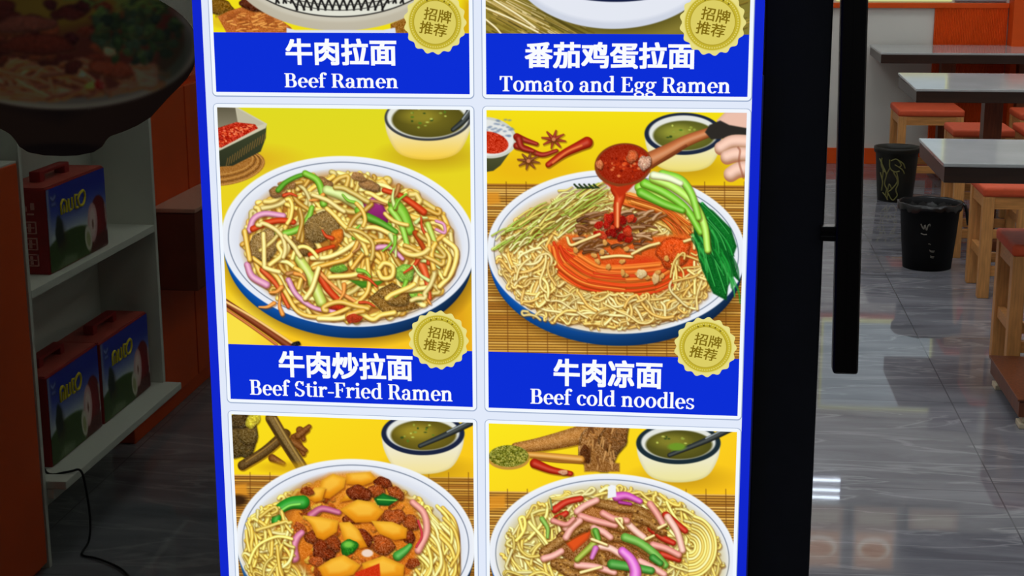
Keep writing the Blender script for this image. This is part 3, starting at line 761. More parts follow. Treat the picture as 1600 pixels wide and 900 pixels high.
def serif_glyph(c):
    S = 0.115
    if c == ' ': return [], 0.25
    if c == '-': return rc(0.03, 0.19, 0.31, 0.255), 0.34
    if c == 'o': return ring_strip(0.275, 0.25, 0.25, 0.265, 0.12, 0.042, 0, 360, 40), 0.55
    if c == 'e':
        return ring_strip(0.26, 0.25, 0.235, 0.265, 0.12, 0.044, 0, 318, 36) + rc(0.13, 0.245, 0.47, 0.287), 0.50
    if c == 'c':
        return ring_strip(0.27, 0.25, 0.245, 0.265, 0.125, 0.044, 48, 318, 34) + dot(0.41, 0.385, 0.062), 0.48
    if c == 'a':
        return (ring_strip(0.225, 0.335, 0.19, 0.175, 0.11, 0.045, 0, 150, 20) + dot(0.095, 0.385, 0.058) + rc(0.305, 0.06, 0.415, 0.345)
                + ring_strip(0.20, 0.14, 0.175, 0.155, 0.105, 0.045, 60, 345, 26) + ring_strip(0.43, 0.075, 0.125, 0.085, 0.05, 0.045, 180, 300, 12)), 0.52
    if c in 'nm':
        g = stem(0.075, 0, 0.505)
        x = 0.19
        for k in range(1 if c == 'n' else 2):
            g += ring_strip(x + 0.125, 0.33, 0.235 - 0.11 + 0.06, 0.185, 0.115, 0.075, 0, 150, 18)
            g += stem(x + 0.195, 0, 0.335, tl=0)
            x += 0.31
        return g, (0.60 if c == 'n' else 0.91)
    if c == 'r':
        return stem(0.075, 0, 0.505) + ring_strip(0.335, 0.32, 0.155, 0.19, 0.06, 0.085, 60, 165, 14) + dot(0.375, 0.43, 0.066), 0.45
    if c == 'l': return stem(0.075, 0, 0.77), 0.275
    if c == 'i': return stem(0.075, 0, 0.505) + dot(0.13, 0.665, 0.075), 0.275
    if c == 'd':
        return ring_strip(0.275, 0.25, 0.245, 0.265, 0.12, 0.045, 50, 310, 34) + stem(0.38, 0, 0.77, lo=0) + rc(0.45, 0, 0.56, 0.042), 0.585
    if c == 't':
        return (rc(0.10, 0.1, 0.215, 0.62) + [[(0.02, 0.46), (0.10, 0.47), (0.19, 0.64), (0.215, 0.64), (0.215, 0.46)]] + rc(0.02, 0.455, 0.335, 0.502)
                + ring_strip(0.25, 0.11, 0.15, 0.12, 0.115, 0.05, 180, 315, 16)), 0.36
    if c == 's':
        return (ring_strip(0.215, 0.375, 0.17, 0.14, 0.085, 0.043, 25, 190, 20) + ring_strip(0.225, 0.135, 0.185, 0.148, 0.09, 0.043, 205, 375, 22)
                + [[(0.055, 0.37), (0.12, 0.285), (0.37, 0.20), (0.40, 0.13), (0.31, 0.13), (0.27, 0.18), (0.09, 0.27)]] + rc(0.335, 0.36, 0.372, 0.50) + rc(0.045, 0.005, 0.082, 0.16)), 0.45
    if c == 'f':
        return stem(0.085, 0, 0.62, tl=0) + ring_strip(0.26, 0.60, 0.175, 0.18, 0.115, 0.05, 55, 180, 16) + dot(0.335, 0.69, 0.06) + rc(0.015, 0.455, 0.33, 0.502), 0.34
    if c == 'g':
        return (ring_strip(0.235, 0.34, 0.195, 0.17, 0.105, 0.04, 0, 360, 34) + [[(0.33, 0.45), (0.40, 0.50), (0.52, 0.51), (0.52, 0.44), (0.42, 0.44)]]
                + ring_strip(0.25, -0.105, 0.235, 0.12, 0.085, 0.042, 0, 360, 34) + ring_strip(0.16, 0.105, 0.10, 0.085, 0.06, 0.05, 90, 270, 14)
                + [[(0.14, 0.02), (0.34, 0.02), (0.44, -0.02), (0.40, -0.055), (0.3, 0.075), (0.14, 0.085)]]), 0.53
    if c in 'BREFT':
        if c == 'T':
            return stem(0.26, 0, 0.72, 0.13, 0.085, 0, 0) + rc(0.03, 0.675, 0.62, 0.72) + [[(0.03, 0.68), (0.03, 0.53), (0.065, 0.53), (0.12, 0.68)], [(0.62, 0.68), (0.62, 0.53), (0.585, 0.53), (0.53, 0.68)]], 0.65
        g = stem(0.09, 0, 0.72, 0.13, 0.065, 0.065, 0)
        if c == 'B':
            g += rc(0.2, 0.675, 0.36, 0.72) + rc(0.2, 0.352, 0.38, 0.394) + rc(0.2, 0, 0.39, 0.043)
            g += ring_strip(0.355, 0.537, 0.185, 0.183, 0.125, 0.044, -90, 90, 20) + ring_strip(0.385, 0.197, 0.215, 0.197, 0.135, 0.044, -90, 90, 20)
            return g, 0.64
        if c == 'R':
            g += rc(0.2, 0.675, 0.36, 0.72) + rc(0.2, 0.335, 0.36, 0.378) + ring_strip(0.355, 0.528, 0.205, 0.192, 0.13, 0.044, -90, 90, 20)
            g += [[(0.33, 0.34), (0.43, 0.36), (0.61, 0.042), (0.47, 0.0)]] + rc(0.47, 0, 0.67, 0.042)
            return g, 0.67
        g += rc(0.2, 0.675, 0.53, 0.72) + [[(0.53, 0.68), (0.53, 0.54), (0.495, 0.54), (0.44, 0.68)]] + rc(0.2, 0.345, 0.40, 0.388) + rc(0.385, 0.27, 0.415, 0.46)
        if c == 'E':
            g += rc(0.2, 0, 0.55, 0.043) + [[(0.56, 0.04), (0.575, 0.20), (0.54, 0.20), (0.46, 0.04)], [(0.5, 0), (0.557, 0), (0.56, 0.045), (0.45, 0.045)]]
            return g, 0.61
        return g, 0.57
    if c == 'S':
        return (ring_strip(0.27, 0.535, 0.215, 0.198, 0.115, 0.044, 20, 195, 22) + ring_strip(0.275, 0.19, 0.235, 0.205, 0.115, 0.046, 200, 378, 24)
                + [[(0.06, 0.53), (0.15, 0.40), (0.47, 0.28), (0.51, 0.19), (0.395, 0.19), (0.34, 0.25), (0.11, 0.37)]] + rc(0.43, 0.52, 0.468, 0.715) + rc(0.045, 0.0, 0.083, 0.21)), 0.55
    return [], 0.3
def serif_polys(s):
    x, out = 0.0, []
    for c in s:
        g, w = serif_glyph(c)
        for dx in (-0.013, 0, 0.013): out += [[(px + x + dx, py) for px, py in p] for p in g]
        x += w + 0.012
    return out
def hanzi_polys(s, bold=0.0):
    """outlines of Chinese characters from the built-in typeface, as triangles and quads"""
    cu = bpy.data.curves.new('t', 'FONT'); cu.body = s
    o = bpy.data.objects.new('t', cu); COL.objects.link(o)
    dg = bpy.context.evaluated_depsgraph_get(); me_ = bpy.data.meshes.new_from_object(o.evaluated_get(dg))
    v = [(q.co.x, q.co.y) for q in me_.vertices]
    out = [[v[i] for i in p.vertices] for p in me_.polygons]
    bpy.data.objects.remove(o); bpy.data.curves.remove(cu); bpy.data.meshes.remove(me_)
    if bold:                                         # heavier strokes: the same outlines printed again all round
        out = [[(x + bold * u, y + bold * v) for x, y in q] for q in out for u in (-1, 0, 1) for v in (-0.8, 0, 0.8)]
    return out
def fit(polys, x0, x1, zlo, zhi, ylo=None, yhi=None):
    xs = [p[0] for q in polys for p in q]; ys = [p[1] for q in polys for p in q]
    a, b_ = min(xs), max(xs); ylo = min(ys) if ylo is None else ylo; yhi = max(ys) if yhi is None else yhi
    return [[(x0 + (p[0] - a) / (b_ - a) * (x1 - x0), zlo + (p[1] - ylo) / (yhi - ylo) * (zhi - zlo)) for p in q] for q in polys]
def flat(name, polys, y, mat, parent, cols=None):
    """flat printed shapes on the sign face; cols = one colour per polygon"""
    vs, fs, cc = [], [], []
    for k, q in enumerate(polys):
        yy = y[k] if isinstance(y, (list, tuple)) else y
        fs.append(list(range(len(vs), len(vs) + len(q))))
        vs += [(p[0], yy, p[1]) for p in q]
        if cols: cc += [tuple(float(t) for t in lin(cols[k])) + (1.0,)] * len(q)
    me_ = bpy.data.meshes.new(name); me_.from_pydata(vs, [], fs)
    if cols:
        at = me_.color_attributes.new('ink', 'FLOAT_COLOR', 'POINT'); at.data.foreach_set('color', np.array(cc, np.float32).ravel())
    return link(name, me_, mat, parent)
def px_box(xl, xr, yt, yb):
    """photo box -> sign face x0, x1, zlo, zhi"""
    a, b_ = on_y(xl, (yt + yb) / 2, YS), on_y(xr, (yt + yb) / 2, YS)
    xm = (xl + xr) / 2
    return a[0], b_[0], on_y(xm, yb, YS)[2], on_y(xm, yt, YS)[2]
def round_rect(x0, x1, z0, z1, r, n=6):
    q = []
    for cx, cz, a in ((x1 - r, z1 - r, 0), (x0 + r, z1 - r, 90), (x0 + r, z0 + r, 180), (x1 - r, z0 + r, 270)):
        q += [(cx + r * math.cos(math.radians(a + 90 * k / n)), cz + r * math.sin(math.radians(a + 90 * k / n))) for k in range(n + 1)]
    return q

# ------------------------------------------------------------------ the six printed dishes
def cv(kx, ox, oy, q): return [(ox + x * kx, oy + y * kx) for x, y in q]
def bamboo(p, x0, x1, y0, y1, slope=0.012, seed=0):
    rg = np.random.default_rng(seed)
    p.poly([(x0, y0), (x1, y0 + (x1 - x0) * slope), (x1, y1), (x0, y1)], (178, 124, 44), tex=8)
    y = y0
    while y < y1:
        c = [(206, 156, 66), (222, 176, 88), (168, 112, 40), (190, 138, 52)][rg.integers(4)]
        p.stroke([(x0, y), ((x0 + x1) / 2, y + (x1 - x0) / 2 * slope), (x1, y + (x1 - x0) * slope)], rg.uniform(1.8, 3.4), c, round_=.5, k=2)
        p.stroke([(x0, y + 1.9), (x1, y + 1.9 + (x1 - x0) * slope)], 0.9, (98, 58, 20), round_=0, k=2)
        y += rg.uniform(3.2, 4.6)
    for x in np.arange(x0 + 8, x1, 31):
        p.stroke([(x, y0 - 4), (x + 3, y1)], 1.3, (110, 64, 24), round_=0, alpha=.75)
def soup_bowl(p, cx, cy, rx, ry, h, rim=(36, 44, 62), inner=(228, 230, 222), soup=(122, 112, 34), foot=(236, 226, 190), rw=7, seed=0, spoon=None):
    rg = np.random.default_rng(seed)
    p.ell(cx + 6, cy + h * 0.95, rx * 0.85, ry * 0.5, (176, 128, 20), soft=24, alpha=.6)
    p.poly(catmull([(cx - rx, cy), (cx - rx * .94, cy + h * .4), (cx - rx * .74, cy + h * .82), (cx - rx * .45, cy + h), (cx, cy + h * 1.06), (cx + rx * .45, cy + h), (cx + rx * .74, cy + h * .82), (cx + rx * .94, cy + h * .4), (cx + rx, cy)], 5), (238, 238, 236), col2=foot, soft=1.5, edge=.08)
    p.ell(cx, cy, rx, ry, rim); p.ell(cx, cy - 1, rx - rw, ry - rw * .75, inner, soft=1.5)
    p.ell(cx + 1, cy + ry * .08, (rx - rw) * .9, (ry - rw * .75) * .84, soup, soft=2, col2=[v * .7 for v in soup])
    p.ell(cx - rx * .2, cy - ry * .1, rx * .4, ry * .3, [min(255, v * 1.35) for v in soup], soft=10, alpha=.6)
    for i in range(16):
        a, r = rg.uniform(0, 6.28), rg.uniform(.1, .75)
        p.ell(cx + rx * .75 * r * math.cos(a), cy + ry * .65 * r * math.sin(a), rg.uniform(1.2, 3), rg.uniform(1, 2), [(190, 200, 90), (86, 120, 34), (150, 160, 60), (60, 80, 30)][i % 4], soft=1)
    if spoon:
        p.stroke(spoon, 12, (44, 50, 52), 7, light=.15); p.stroke([(a - 1, b_ - 3) for a, b_ in spoon[:2]], 2.5, (170, 180, 186), alpha=.8)
def plate(p, cx, cy, rx, ry, rot=3, drop=20):
    p.ell(cx + 3, cy + drop + 5, rx, ry, (96, 60, 14), rot, soft=16, alpha=.5)
    for k in range(int(drop)):
        t = k / drop
        p.ell(cx, cy + drop - k, rx - 6 + 6 * t, ry - 3 + 3 * t, (8 + 10 * t, 66 + 22 * t, 136 + 46 * t), rot, colx=(14 + 10 * t, 34 + 18 * t, 62 + 26 * t))
    p.ell(cx, cy, rx, ry, (240, 243, 247), rot, soft=1.2)
    p.ell(cx, cy + 2, rx - 3, ry - 3, (226, 230, 238), rot, soft=3, col2=(234, 238, 246))
    p.ring(cx, cy + 1, rx * .945, ry * .935, 1.3, (96, 108, 130), rot)
    p.ell(cx, cy + 2, rx * .90, ry * .87, (222, 226, 236), rot, soft=9)
def dish_a():
    p = Paint(325, -330, 745, 62, 2, 1)
    p.fill(lambda X, Y: np.stack(np.broadcast_arrays(240 - 0.02 * Y + 0 * X, 222 + 0 * X + 0 * Y, 26 + 0 * X + 0 * Y), -1))
    p.chunk(345, 12, 20, 14, (130, 90, 22), 0, 22); p.chunk(352, 30, 14, 6, (150, 110, 26), 20, 16)
    p.ell(352, 34, 22, 10, (226, 196, 30), soft=5)
    Z = lambda q: cv(.2875, 300, 0, q)
    p.poly(Z([(140, 90), (200, 60), (330, 20), (420, 60), (540, 150), (560, 180), (190, 180)]), (186, 104, 44), tex=16)
    for i in range(90):
        x, y = p.rng.uniform(180, 520), p.rng.uniform(70, 170)
        if y > 60 + (x - 330) * .45: p.stroke(Z([(x, y), (x + 30, y + p.rng.uniform(-14, 10))]), 3, [(224, 152, 74), (160, 84, 34), (206, 128, 58)][i % 3])
    p.chunk(396, 8, 22, 10, (96, 44, 24), 20, 16)
    p.poly(Z([(1080, 130), (1170, 90), (1180, 185), (1080, 185)]), (150, 100, 34), tex=22)
    p.poly(Z([(1480, 0), (1520, 0), (1520, 190), (1440, 190)]), (216, 172, 20), soft=14)
    # bowl
    p.ell(531, -60, 175, 108, (214, 208, 190), col2=(190, 182, 162))
    p.ell(531, -70, 172, 104, (204, 198, 180), soft=4)
    p.ell(531, -76, 170, 102, (226, 226, 212))
    for i in range(-16, 17):
        for sgn in (-1, 1):
            x = 531 + i * 13.2
            q = []
            for t in np.linspace(0, 1, 9):
                y = -60 + 86 * t; xx = x + sgn * 36 * (t - .5) * (1 - .15 * t) + (531 - x) * .18 * t
                if ((xx - 531) / 169) ** 2 + ((y + 76) / 101) ** 2 < 1: q.append((xx, y))
            if len(q) > 2: p.stroke(q, 2.9, (26, 24, 24), round_=0, k=2)
    for yy in (8, 16):
        q = [(531 + 160 * math.cos(a) * (1 - .003 * yy), -76 + (yy + 76) * math.sin(a)) for a in np.linspace(.5, 2.64, 30)]
        p.stroke(q, 1.3, (50, 48, 46), round_=0, k=1)
    p.ring(531, -76, 170, 102, 2.0, (40, 38, 36))
    p.ell(531, -150, 176, 84, (236, 236, 230)); p.ell(531, -152, 162, 74, (150, 80, 26))
    p.noodles(531, -150, 150, 66, 220, [(236, 204, 120), (226, 186, 96)], seed=8)
    for i in range(12): p.chunk(460 + 13 * i, -170 + 30 * math.sin(i * 2), 24, 13, (120, 66, 36), i * 40, 18, i)
    for i in range(24): p.chunk(531 + 80 * math.cos(i * 2.4), -150 + 40 * math.sin(i * 1.7), 6, 4, (90, 160, 50), i * 50, 10, i)
    p.poly(Z([(515, 150), (560, 163), (1040, 163), (1105, 150), (1110, 190), (515, 190)]), (222, 226, 240), soft=1.2)
    return p
def dish_b():
    p = Paint(750, -330, 1175, 62, 2, 2)
    p.fill(lambda X, Y: np.stack(np.broadcast_arrays(150 - 0.05 * (X - 760) + 0 * Y, 132 - 0.03 * (X - 760) + 0 * Y, 50 + 0 * X + 0 * Y), -1))
    Z = lambda q: cv(.2875, 740, 0, q)
    for i in range(150):
        x, y = p.rng.uniform(40, 480), p.rng.uniform(-40, 180)
        L = p.rng.uniform(60, 190)
        p.stroke(Z([(x, y), (x + L, y + L * p.rng.uniform(.45, .6))]), p.rng.uniform(1.0, 2.6), [(206, 184, 112), (120, 102, 34), (232, 214, 160), (90, 78, 28), (176, 150, 70)][i % 5], alpha=.85)
    for q in ([(60, 40), (200, 100), (350, 175)], [(110, 0), (240, 80), (335, 150)], [(60, 100), (120, 150), (150, 185)]):
        p.stroke(Z(q), 3.2, (240, 224, 176), light=.3)
    for i in range(60):
        x = p.rng.uniform(1100, 1480); y = p.rng.uniform(0, 180)
        p.stroke(Z([(x, y), (x + 60, y - 20)]), 1.6, [(140, 118, 44), (90, 70, 24), (176, 150, 66)][i % 3], alpha=.7)
    p.ell(962, -40, 150, 92, (70, 64, 20), soft=22, alpha=.7)
    p.ell(958, -58, 160, 103, (232, 235, 244), col2=(206, 212, 226), soft=1.2)
    p.ell(958, -64, 158, 98, (228, 232, 242), soft=6)
    p.ell(962, -84, 168, 87, (22, 30, 66)); p.ell(962, -87, 160, 80, (216, 222, 232)); p.ell(962, -90, 148, 72, (206, 90, 30))
    p.noodles(962, -92, 140, 62, 200, [(240, 206, 120), (232, 180, 90)], seed=3)
    for i in range(26): p.chunk(962 + 100 * math.cos(i * 2.4), -92 + 40 * math.sin(i * 1.7), 18, 11, [(214, 60, 26), (246, 206, 80), (90, 160, 50)][i % 3], i * 50, 16, i)
    return p
def dish_c():
    p = Paint(330, 155, 750, 560, 2, 3)
    p.fill(lambda X, Y: np.stack(np.broadcast_arrays(224 + (Y - 170) * .07 + 0 * X, 218 - (Y - 170) * .055 + 0 * X, 34 + 0 * X + 0 * Y), -1))
    Z = lambda q: cv(.2625, 330, 150, q); W = lambda q: cv(.2625, 330, 340, q)
    p.ell(390, 250, 60, 18, (220, 160, 30), soft=24, alpha=.6); p.ell(352, 520, 70, 46, (250, 224, 70), soft=40)
    p.poly(W([(1350, 560), (1560, 380), (1560, 800), (1200, 800)]), (216, 150, 24), soft=40, alpha=.7)
    # spice dish on a woven mat
    p.ell(354, 262, 61, 27, (164, 108, 46), rot=-10, tex=14)
    for k in range(5): p.ring(354, 262 - k * 2, 58 - k * 4, 25 - k * 2, 1.4, [(206, 150, 74), (110, 68, 26)][k % 2], -10)
    p.poly(Z([(40, 300), (330, 170), (326, 250), (296, 330), (130, 415), (50, 420)]), (64, 70, 44), col2=(44, 48, 32))
    for k in range(16): p.stroke(Z([(90 + k * 15, 420 - k * 10), (100 + k * 15, 370 - k * 10)]), 1.4, (150, 112, 56), alpha=.7)
    p.poly(Z([(30, 55), (150, 62), (334, 165), (325, 190), (50, 325), (30, 320)]), (206, 200, 172))
    p.poly(Z([(36, 62), (145, 70), (160, 160), (60, 200), (36, 200)]), (92, 86, 66), col2=(140, 132, 110))
    p.poly(Z([(150, 70), (318, 165), (268, 182), (160, 150)]), (190, 184, 158))
    p.poly(Z([(40, 190), (150, 155), (262, 168), (280, 192), (60, 308), (36, 300)]), (190, 44, 22), tex=34)
    for i in range(120):
        u, v = p.rng.uniform(0, 1), p.rng.uniform(0, 1)
        x, y = 50 + 200 * u, 205 - 35 * u + (90 - 85 * u) * v
        p.ell(*Z([(x, y)])[0], 1.4, 1.1, [(236, 96, 50), (150, 24, 14), (250, 140, 90)][i % 3], soft=.8)
    soup_bowl(p, 669, 184, 68, 36, 62, rim=(62, 64, 66), rw=4, foot=(250, 206, 60), seed=2, spoon=Z([(1540, 95), (1500, 150), (1440, 200)]))
    p.stroke(W([(80, 500), (260, 620), (460, 760)]), 11, (120, 48, 18), 12, light=.15); p.stroke(W([(70, 490), (260, 600), (480, 745)]), 4.0, (238, 190, 120)); p.stroke(W([(90, 545), (230, 640), (390, 755)]), 4.5, (190, 100, 44), light=.2)
    p.chunk(463, 537, 7, 4, (30, 28, 30))
    plate(p, 545, 377, 199, 133, 4, 21)
    nd = [(246, 212, 96), (238, 192, 74), (252, 230, 136), (228, 172, 56), (250, 220, 112)]
    p.ell(548, 386, 166, 116, (196, 132, 40), 6, soft=14, alpha=.85)
    p.ell(548, 386, 152, 104, (172, 104, 30), 6, soft=20, alpha=.7)
    p.noodles(548, 386, 164, 114, 210, nd, wd=(6, 9), length=(50, 130), curl=.2, rot=6, seed=31, light=.35)
    g1, g2, g3 = (122, 190, 48), (206, 226, 140), (84, 156, 36)
    red, onion, pur = (206, 62, 22), (216, 142, 184), (176, 58, 146)
    S = p.stroke
    beef = (148, 112, 60)
    for q, r in (((434, 300), 15), ((449, 288), 13), ((578, 290), 16), ((560, 276), 12), ((505, 285), 15)): p.chunk(q[0], q[1], r, r * .55, (176, 128, 76), 10, 16)
    S(Z([(400, 560), (450, 510), (540, 470), (600, 480)]), 9, g3, 6, light=.1, shadow=.5)
    S(Z([(560, 460), (630, 500), (660, 570), (670, 640)]), 10, g1, 12, light=.25, shadow=.5)
    S(Z([(690, 560), (780, 590), (880, 650), (950, 720)]), 15, g2, 20, light=.3, shadow=.5); S(Z([(880, 680), (960, 735), (1060, 770)]), 14, g1, 9, light=.15, shadow=.4)
    p.poly(Z([(905, 640), (960, 600), (1020, 640), (1060, 720), (1050, 760), (985, 740), (930, 720)]), pur, soft=2, col2=(120, 26, 84), edge=.2); S(Z([(925, 640), (960, 620), (1000, 640)]), 5, (222, 130, 196), light=.2)
    S(Z([(228, 800), (255, 730), (320, 700), (430, 712)]), 10, onion, 9, light=.35, shadow=.5)
    S(Z([(250, 790), (340, 752), (420, 740), (490, 750)]), 10, red, 9, light=.15, shadow=.4)
    S(W([(360, 92), (450, 92), (530, 60), (580, 0), (600, -60)]), 12, g1, 8, light=.3, shadow=.5)
    S(Z([(1090, 640), (1140, 700), (1180, 800)]), 20, g1, 16, light=.2, shadow=.5); S(W([(1070, -50), (1130, 40), (1175, 190)]), 10, (150, 212, 70), 8, light=.3, shadow=.5)
    S(W([(930, -5), (1010, 30), (1100, 85)]), 13, g3, 8, light=.2, shadow=.4)
    S(Z([(1030, 560), (1120, 590), (1200, 640), (1265, 690)]), 8, red, 11, light=.15, shadow=.4)
    S(W([(1240, 250), (1280, 350), (1300, 480)]), 14, (222, 84, 34), 7, light=.25, shadow=.4); S(W([(1215, 90), (1270, 190), (1320, 300)]), 9, (176, 70, 24), 6, shadow=.3)
    S(W([(1290, 40), (1330, 150), (1355, 280)]), 9, (190, 216, 90), 6, light=.3, shadow=.4)
    S(W([(1340, 20), (1385, 40), (1390, 90), (1340, 70)]), 5, onion, light=.2)
    p.chunk(*W([(645, 60)])[0], 30, 24, (150, 118, 66), -20, 26, 1); p.chunk(*W([(312, 165)])[0], 21, 27, (164, 130, 76), 0, 26, 2); p.chunk(*W([(540, 165)])[0], 22, 14, (142, 106, 54), 10, 24, 3)
    S(W([(975, 178), (1060, 175), (1110, 215), (1140, 245)]), 9, onion, 6, light=.35, shadow=.5)
    S(W([(520, 240), (590, 350), (655, 500)]), 15, (196, 214, 92), 17, light=.45, shadow=.5)
    S(W([(215, 280), (245, 350), (330, 400)]), 10, onion, 12, light=.35, shadow=.5)
    S(W([(305, 310), (390, 400), (460, 530)]), 9, (214, 80, 32), 6, light=.2, shadow=.4)
    S(W([(640, 330), (700, 430), (800, 530)]), 12, red, 9, light=.15, shadow=.4); p.chunk(*W([(745, 525)])[0], 14, 9, (210, 52, 24), 10, 10)
    p.chunk(*W([(745, 125)])[0], 11, 16, (232, 122, 36), 20, 10); S(W([(590, 220), (660, 190), (730, 170)]), 8, (200, 66, 24), 6, shadow=.3)
    p.poly(W([(820, 370), (960, 380), (1040, 370), (1000, 400), (900, 420)]), g3, soft=2, edge=.2, col2=(70, 130, 30)); p.chunk(*W([(1150, 330)])[0], 15, 16, (150, 204, 76), 0, 14); p.chunk(*W([(1225, 465)])[0], 15, 10, (136, 190, 66), 0, 14)
    p.chunk(*W([(760, 300)])[0], 12, 8, (120, 176, 60), 0, 12)
    p.poly(W([(935, 480), (1010, 420), (1080, 385), (1160, 430), (1240, 540), (1140, 560), (1030, 570)]), (150, 108, 46), soft=1.5, tex=26, edge=.35); p.chunk(*W([(1090, 470)])[0], 24, 14, (160, 118, 54), 10, 30, 8)
    p.ell(*W([(1065, 475)])[0], 4, 4, (236, 206, 140), soft=2)
    S(W([(460, 370), (510, 460), (610, 535), (735, 560)]), 9, onion, 6, light=.4, shadow=.5)
    S(W([(650, 330), (720, 400), (780, 450), (860, 500)]), 6, (236, 150, 70), light=.2, shadow=.3)
    for q in ([(600, 240), (690, 236), (790, 195), (880, 128)], [(610, 300), (720, 270), (820, 235), (880, 130)], [(705, 352), (850, 340), (920, 300), (960, 230)],
              [(930, 250), (940, 400), (900, 480), (780, 555), (640, 590), (520, 560), (440, 440), (380, 340), (250, 240)], [(1000, 300), (1030, 270), (1080, 290), (1075, 350), (1020, 360), (995, 320)],
              [(840, 300), (900, 220), (960, 150), (1050, 140), (1140, 190), (1240, 200)], [(1140, 435), (1220, 425), (1300, 415)], [(760, 20), (860, 60), (980, 60), (1090, 110)],
              [(230, 250), (215, 170), (200, 80)], [(880, 560), (960, 605), (1010, 580), (1090, 565)], [(640, 600), (760, 600), (850, 570)], [(350, 280), (420, 220), (400, 160), (470, 120)],
              [(1390, 130), (1460, 200), (1430, 330), (1360, 410)], [(1370, 170), (1420, 240), (1390, 340)], [(500, 300), (540, 330), (520, 420)], [(560, 480), (600, 420), (640, 300)]):
        S(W(q), p.rng.uniform(6.5, 8.5), nd[p.rng.integers(5)], light=.4, round_=.55, shadow=.55)
    for i in range(34):
        x, y = 410 + p.rng.uniform(0, 280), 300 + p.rng.uniform(0, 180)
        t = p.rng.uniform(0, 6.28); L = p.rng.uniform(8, 18); S([(x - L * math.cos(t), y - L * math.sin(t)), (x + 3 * math.sin(t), y - 3 * math.cos(t)), (x + L * math.cos(t), y + L * math.sin(t))], p.rng.uniform(4.5, 8), [g1, red, (236, 150, 60), g2, (180, 120, 60)][i % 5], 3, light=.2, shadow=.4)
    p.noodles(548, 390, 148, 102, 26, nd, wd=(6, 8.5), length=(40, 100), curl=.2, rot=6, seed=77, light=.4)
    p.chunk(*W([(850, 600)])[0], 13, 7, (190, 60, 30), -10, 10)
    return p
def dish_d():
    p = Paint(750, 165, 1175, 572, 2, 4)
    p.fill(lambda X, Y: np.stack(np.broadcast_arrays(244 + 0 * X - (Y - 180) * .05, 222 - (Y - 180) * .22 + 0 * X, 22 + 0 * X + 0 * Y), -1))
    Z = lambda q: cv(.28125, 740, 160, q); W = lambda q: cv(.28125, 740, 360, q)
    p.ell(820, 262, 70, 24, (234, 176, 20), soft=26, alpha=.6)
    bamboo(p, 752, 1176, 288, 575, .008, 4)
    p.poly(Z([(75, 500), (140, 500), (150, 560), (75, 570)]), (228, 150, 40), soft=5, alpha=.8)
    # small bowl of paste, chillies and star anise
    p.poly(Z([(40, 280), (238, 190), (215, 260), (150, 350), (110, 380), (40, 390)]), (96, 100, 62), col2=(60, 62, 36))
    p.ell(*Z([(75, 195)])[0], 47, 32, (206, 208, 196), rot=8); p.ell(*Z([(70, 195)])[0], 43, 28, (228, 230, 226), rot=8)
    for i in range(26): p.ell(*Z([(p.rng.uniform(70, 220), p.rng.uniform(95, 190))])[0], 3, 1.6, (110, 130, 160), soft=1.5, alpha=.6)
    p.ell(*Z([(85, 222)])[0], 31, 17, (198, 50, 22), rot=10, tex=24)
    for q in ([(240, 190), (290, 210), (350, 230)], [(240, 240), (300, 260), (380, 290), (460, 268)], [(250, 200), (270, 250), (330, 270)]): p.stroke(Z(q), 11, (154, 34, 22), 6, light=.2, shadow=.6)
    for cx, cy, r, c in ((445, 205, 66, (150, 50, 32)), (305, 325, 60, (124, 66, 34))):
        for k in range(8):
            a = k * .785 + .2
            p.stroke(Z([(cx, cy), (cx + r * math.cos(a), cy + r * .75 * math.sin(a))]), 7, c, 2.5, light=.12, shadow=.4)
        p.ell(*Z([(cx, cy)])[0], 3, 3, (206, 130, 80))
    p.stroke(Z([(415, 345), (500, 285), (580, 245), (630, 222)]), 9, (172, 36, 16), 18, light=.2, shadow=.6); p.stroke(Z([(440, 335), (520, 275), (600, 240)]), 4, (232, 120, 60), alpha=.8)
    soup_bowl(p, 1068, 209, 61, 33, 56, rim=(30, 40, 62), rw=7, foot=(240, 222, 110), soup=(128, 130, 46), seed=3)
    plate(p, 963, 393, 202, 128, 2, 22)
    nd = [(250, 220, 128), (246, 204, 100), (254, 232, 152), (236, 186, 80)]
    p.ell(950, 405, 170, 110, (226, 178, 84), 3, soft=18, alpha=.85)
    p.noodles(950, 408, 168, 104, 380, nd, wd=(3.2, 4.8), length=(60, 160), curl=.24, rot=3, seed=12, light=.3, inner=.25, swirl=.7, shadow=.25)
    for i in range(170):                              # shredded cucumber on the left
        t = p.rng.uniform(0, 1); x, y = 200 + 480 * t + p.rng.normal(0, 30), 740 - 210 * t + p.rng.normal(0, 45)
        L = p.rng.uniform(60, 150)
        b_ = p.rng.uniform(.15, .55); p.stroke(Z([(x - L / 2, y + L * b_), (x + p.rng.uniform(-10, 10), y - p.rng.uniform(-8, 18)), (x + L / 2, y - L * p.rng.uniform(.1, .4))]), p.rng.uniform(2.6, 4.2), [(206, 218, 112), (170, 192, 66), (230, 230, 156), (146, 176, 54), (222, 206, 96)][i % 5], 2, light=.25, shadow=.35)
    for i in range(14): p.stroke(Z([(560 + i * 9, 455 + 10 * (i % 3)), (580 + i * 9, 475)]), 3, (40, 60, 34), 2)
    for i in range(120):                              # carrot fan, upper right
        t = p.rng.uniform(0, 1); x0, y0 = 820 + p.rng.uniform(-30, 40), 520 + p.rng.uniform(-25, 40)
        p.stroke(Z([(x0 + 250 * t * .3, y0 + 30 * t), (x0 + 200 + 60 * t, y0 + 60 + 50 * t), (x0 + 350, y0 + 150 + 110 * t)]), 3.4, [(240, 124, 32), (224, 92, 20), (250, 152, 60), (206, 80, 22)][i % 4], 2.2, light=.2, shadow=.3)
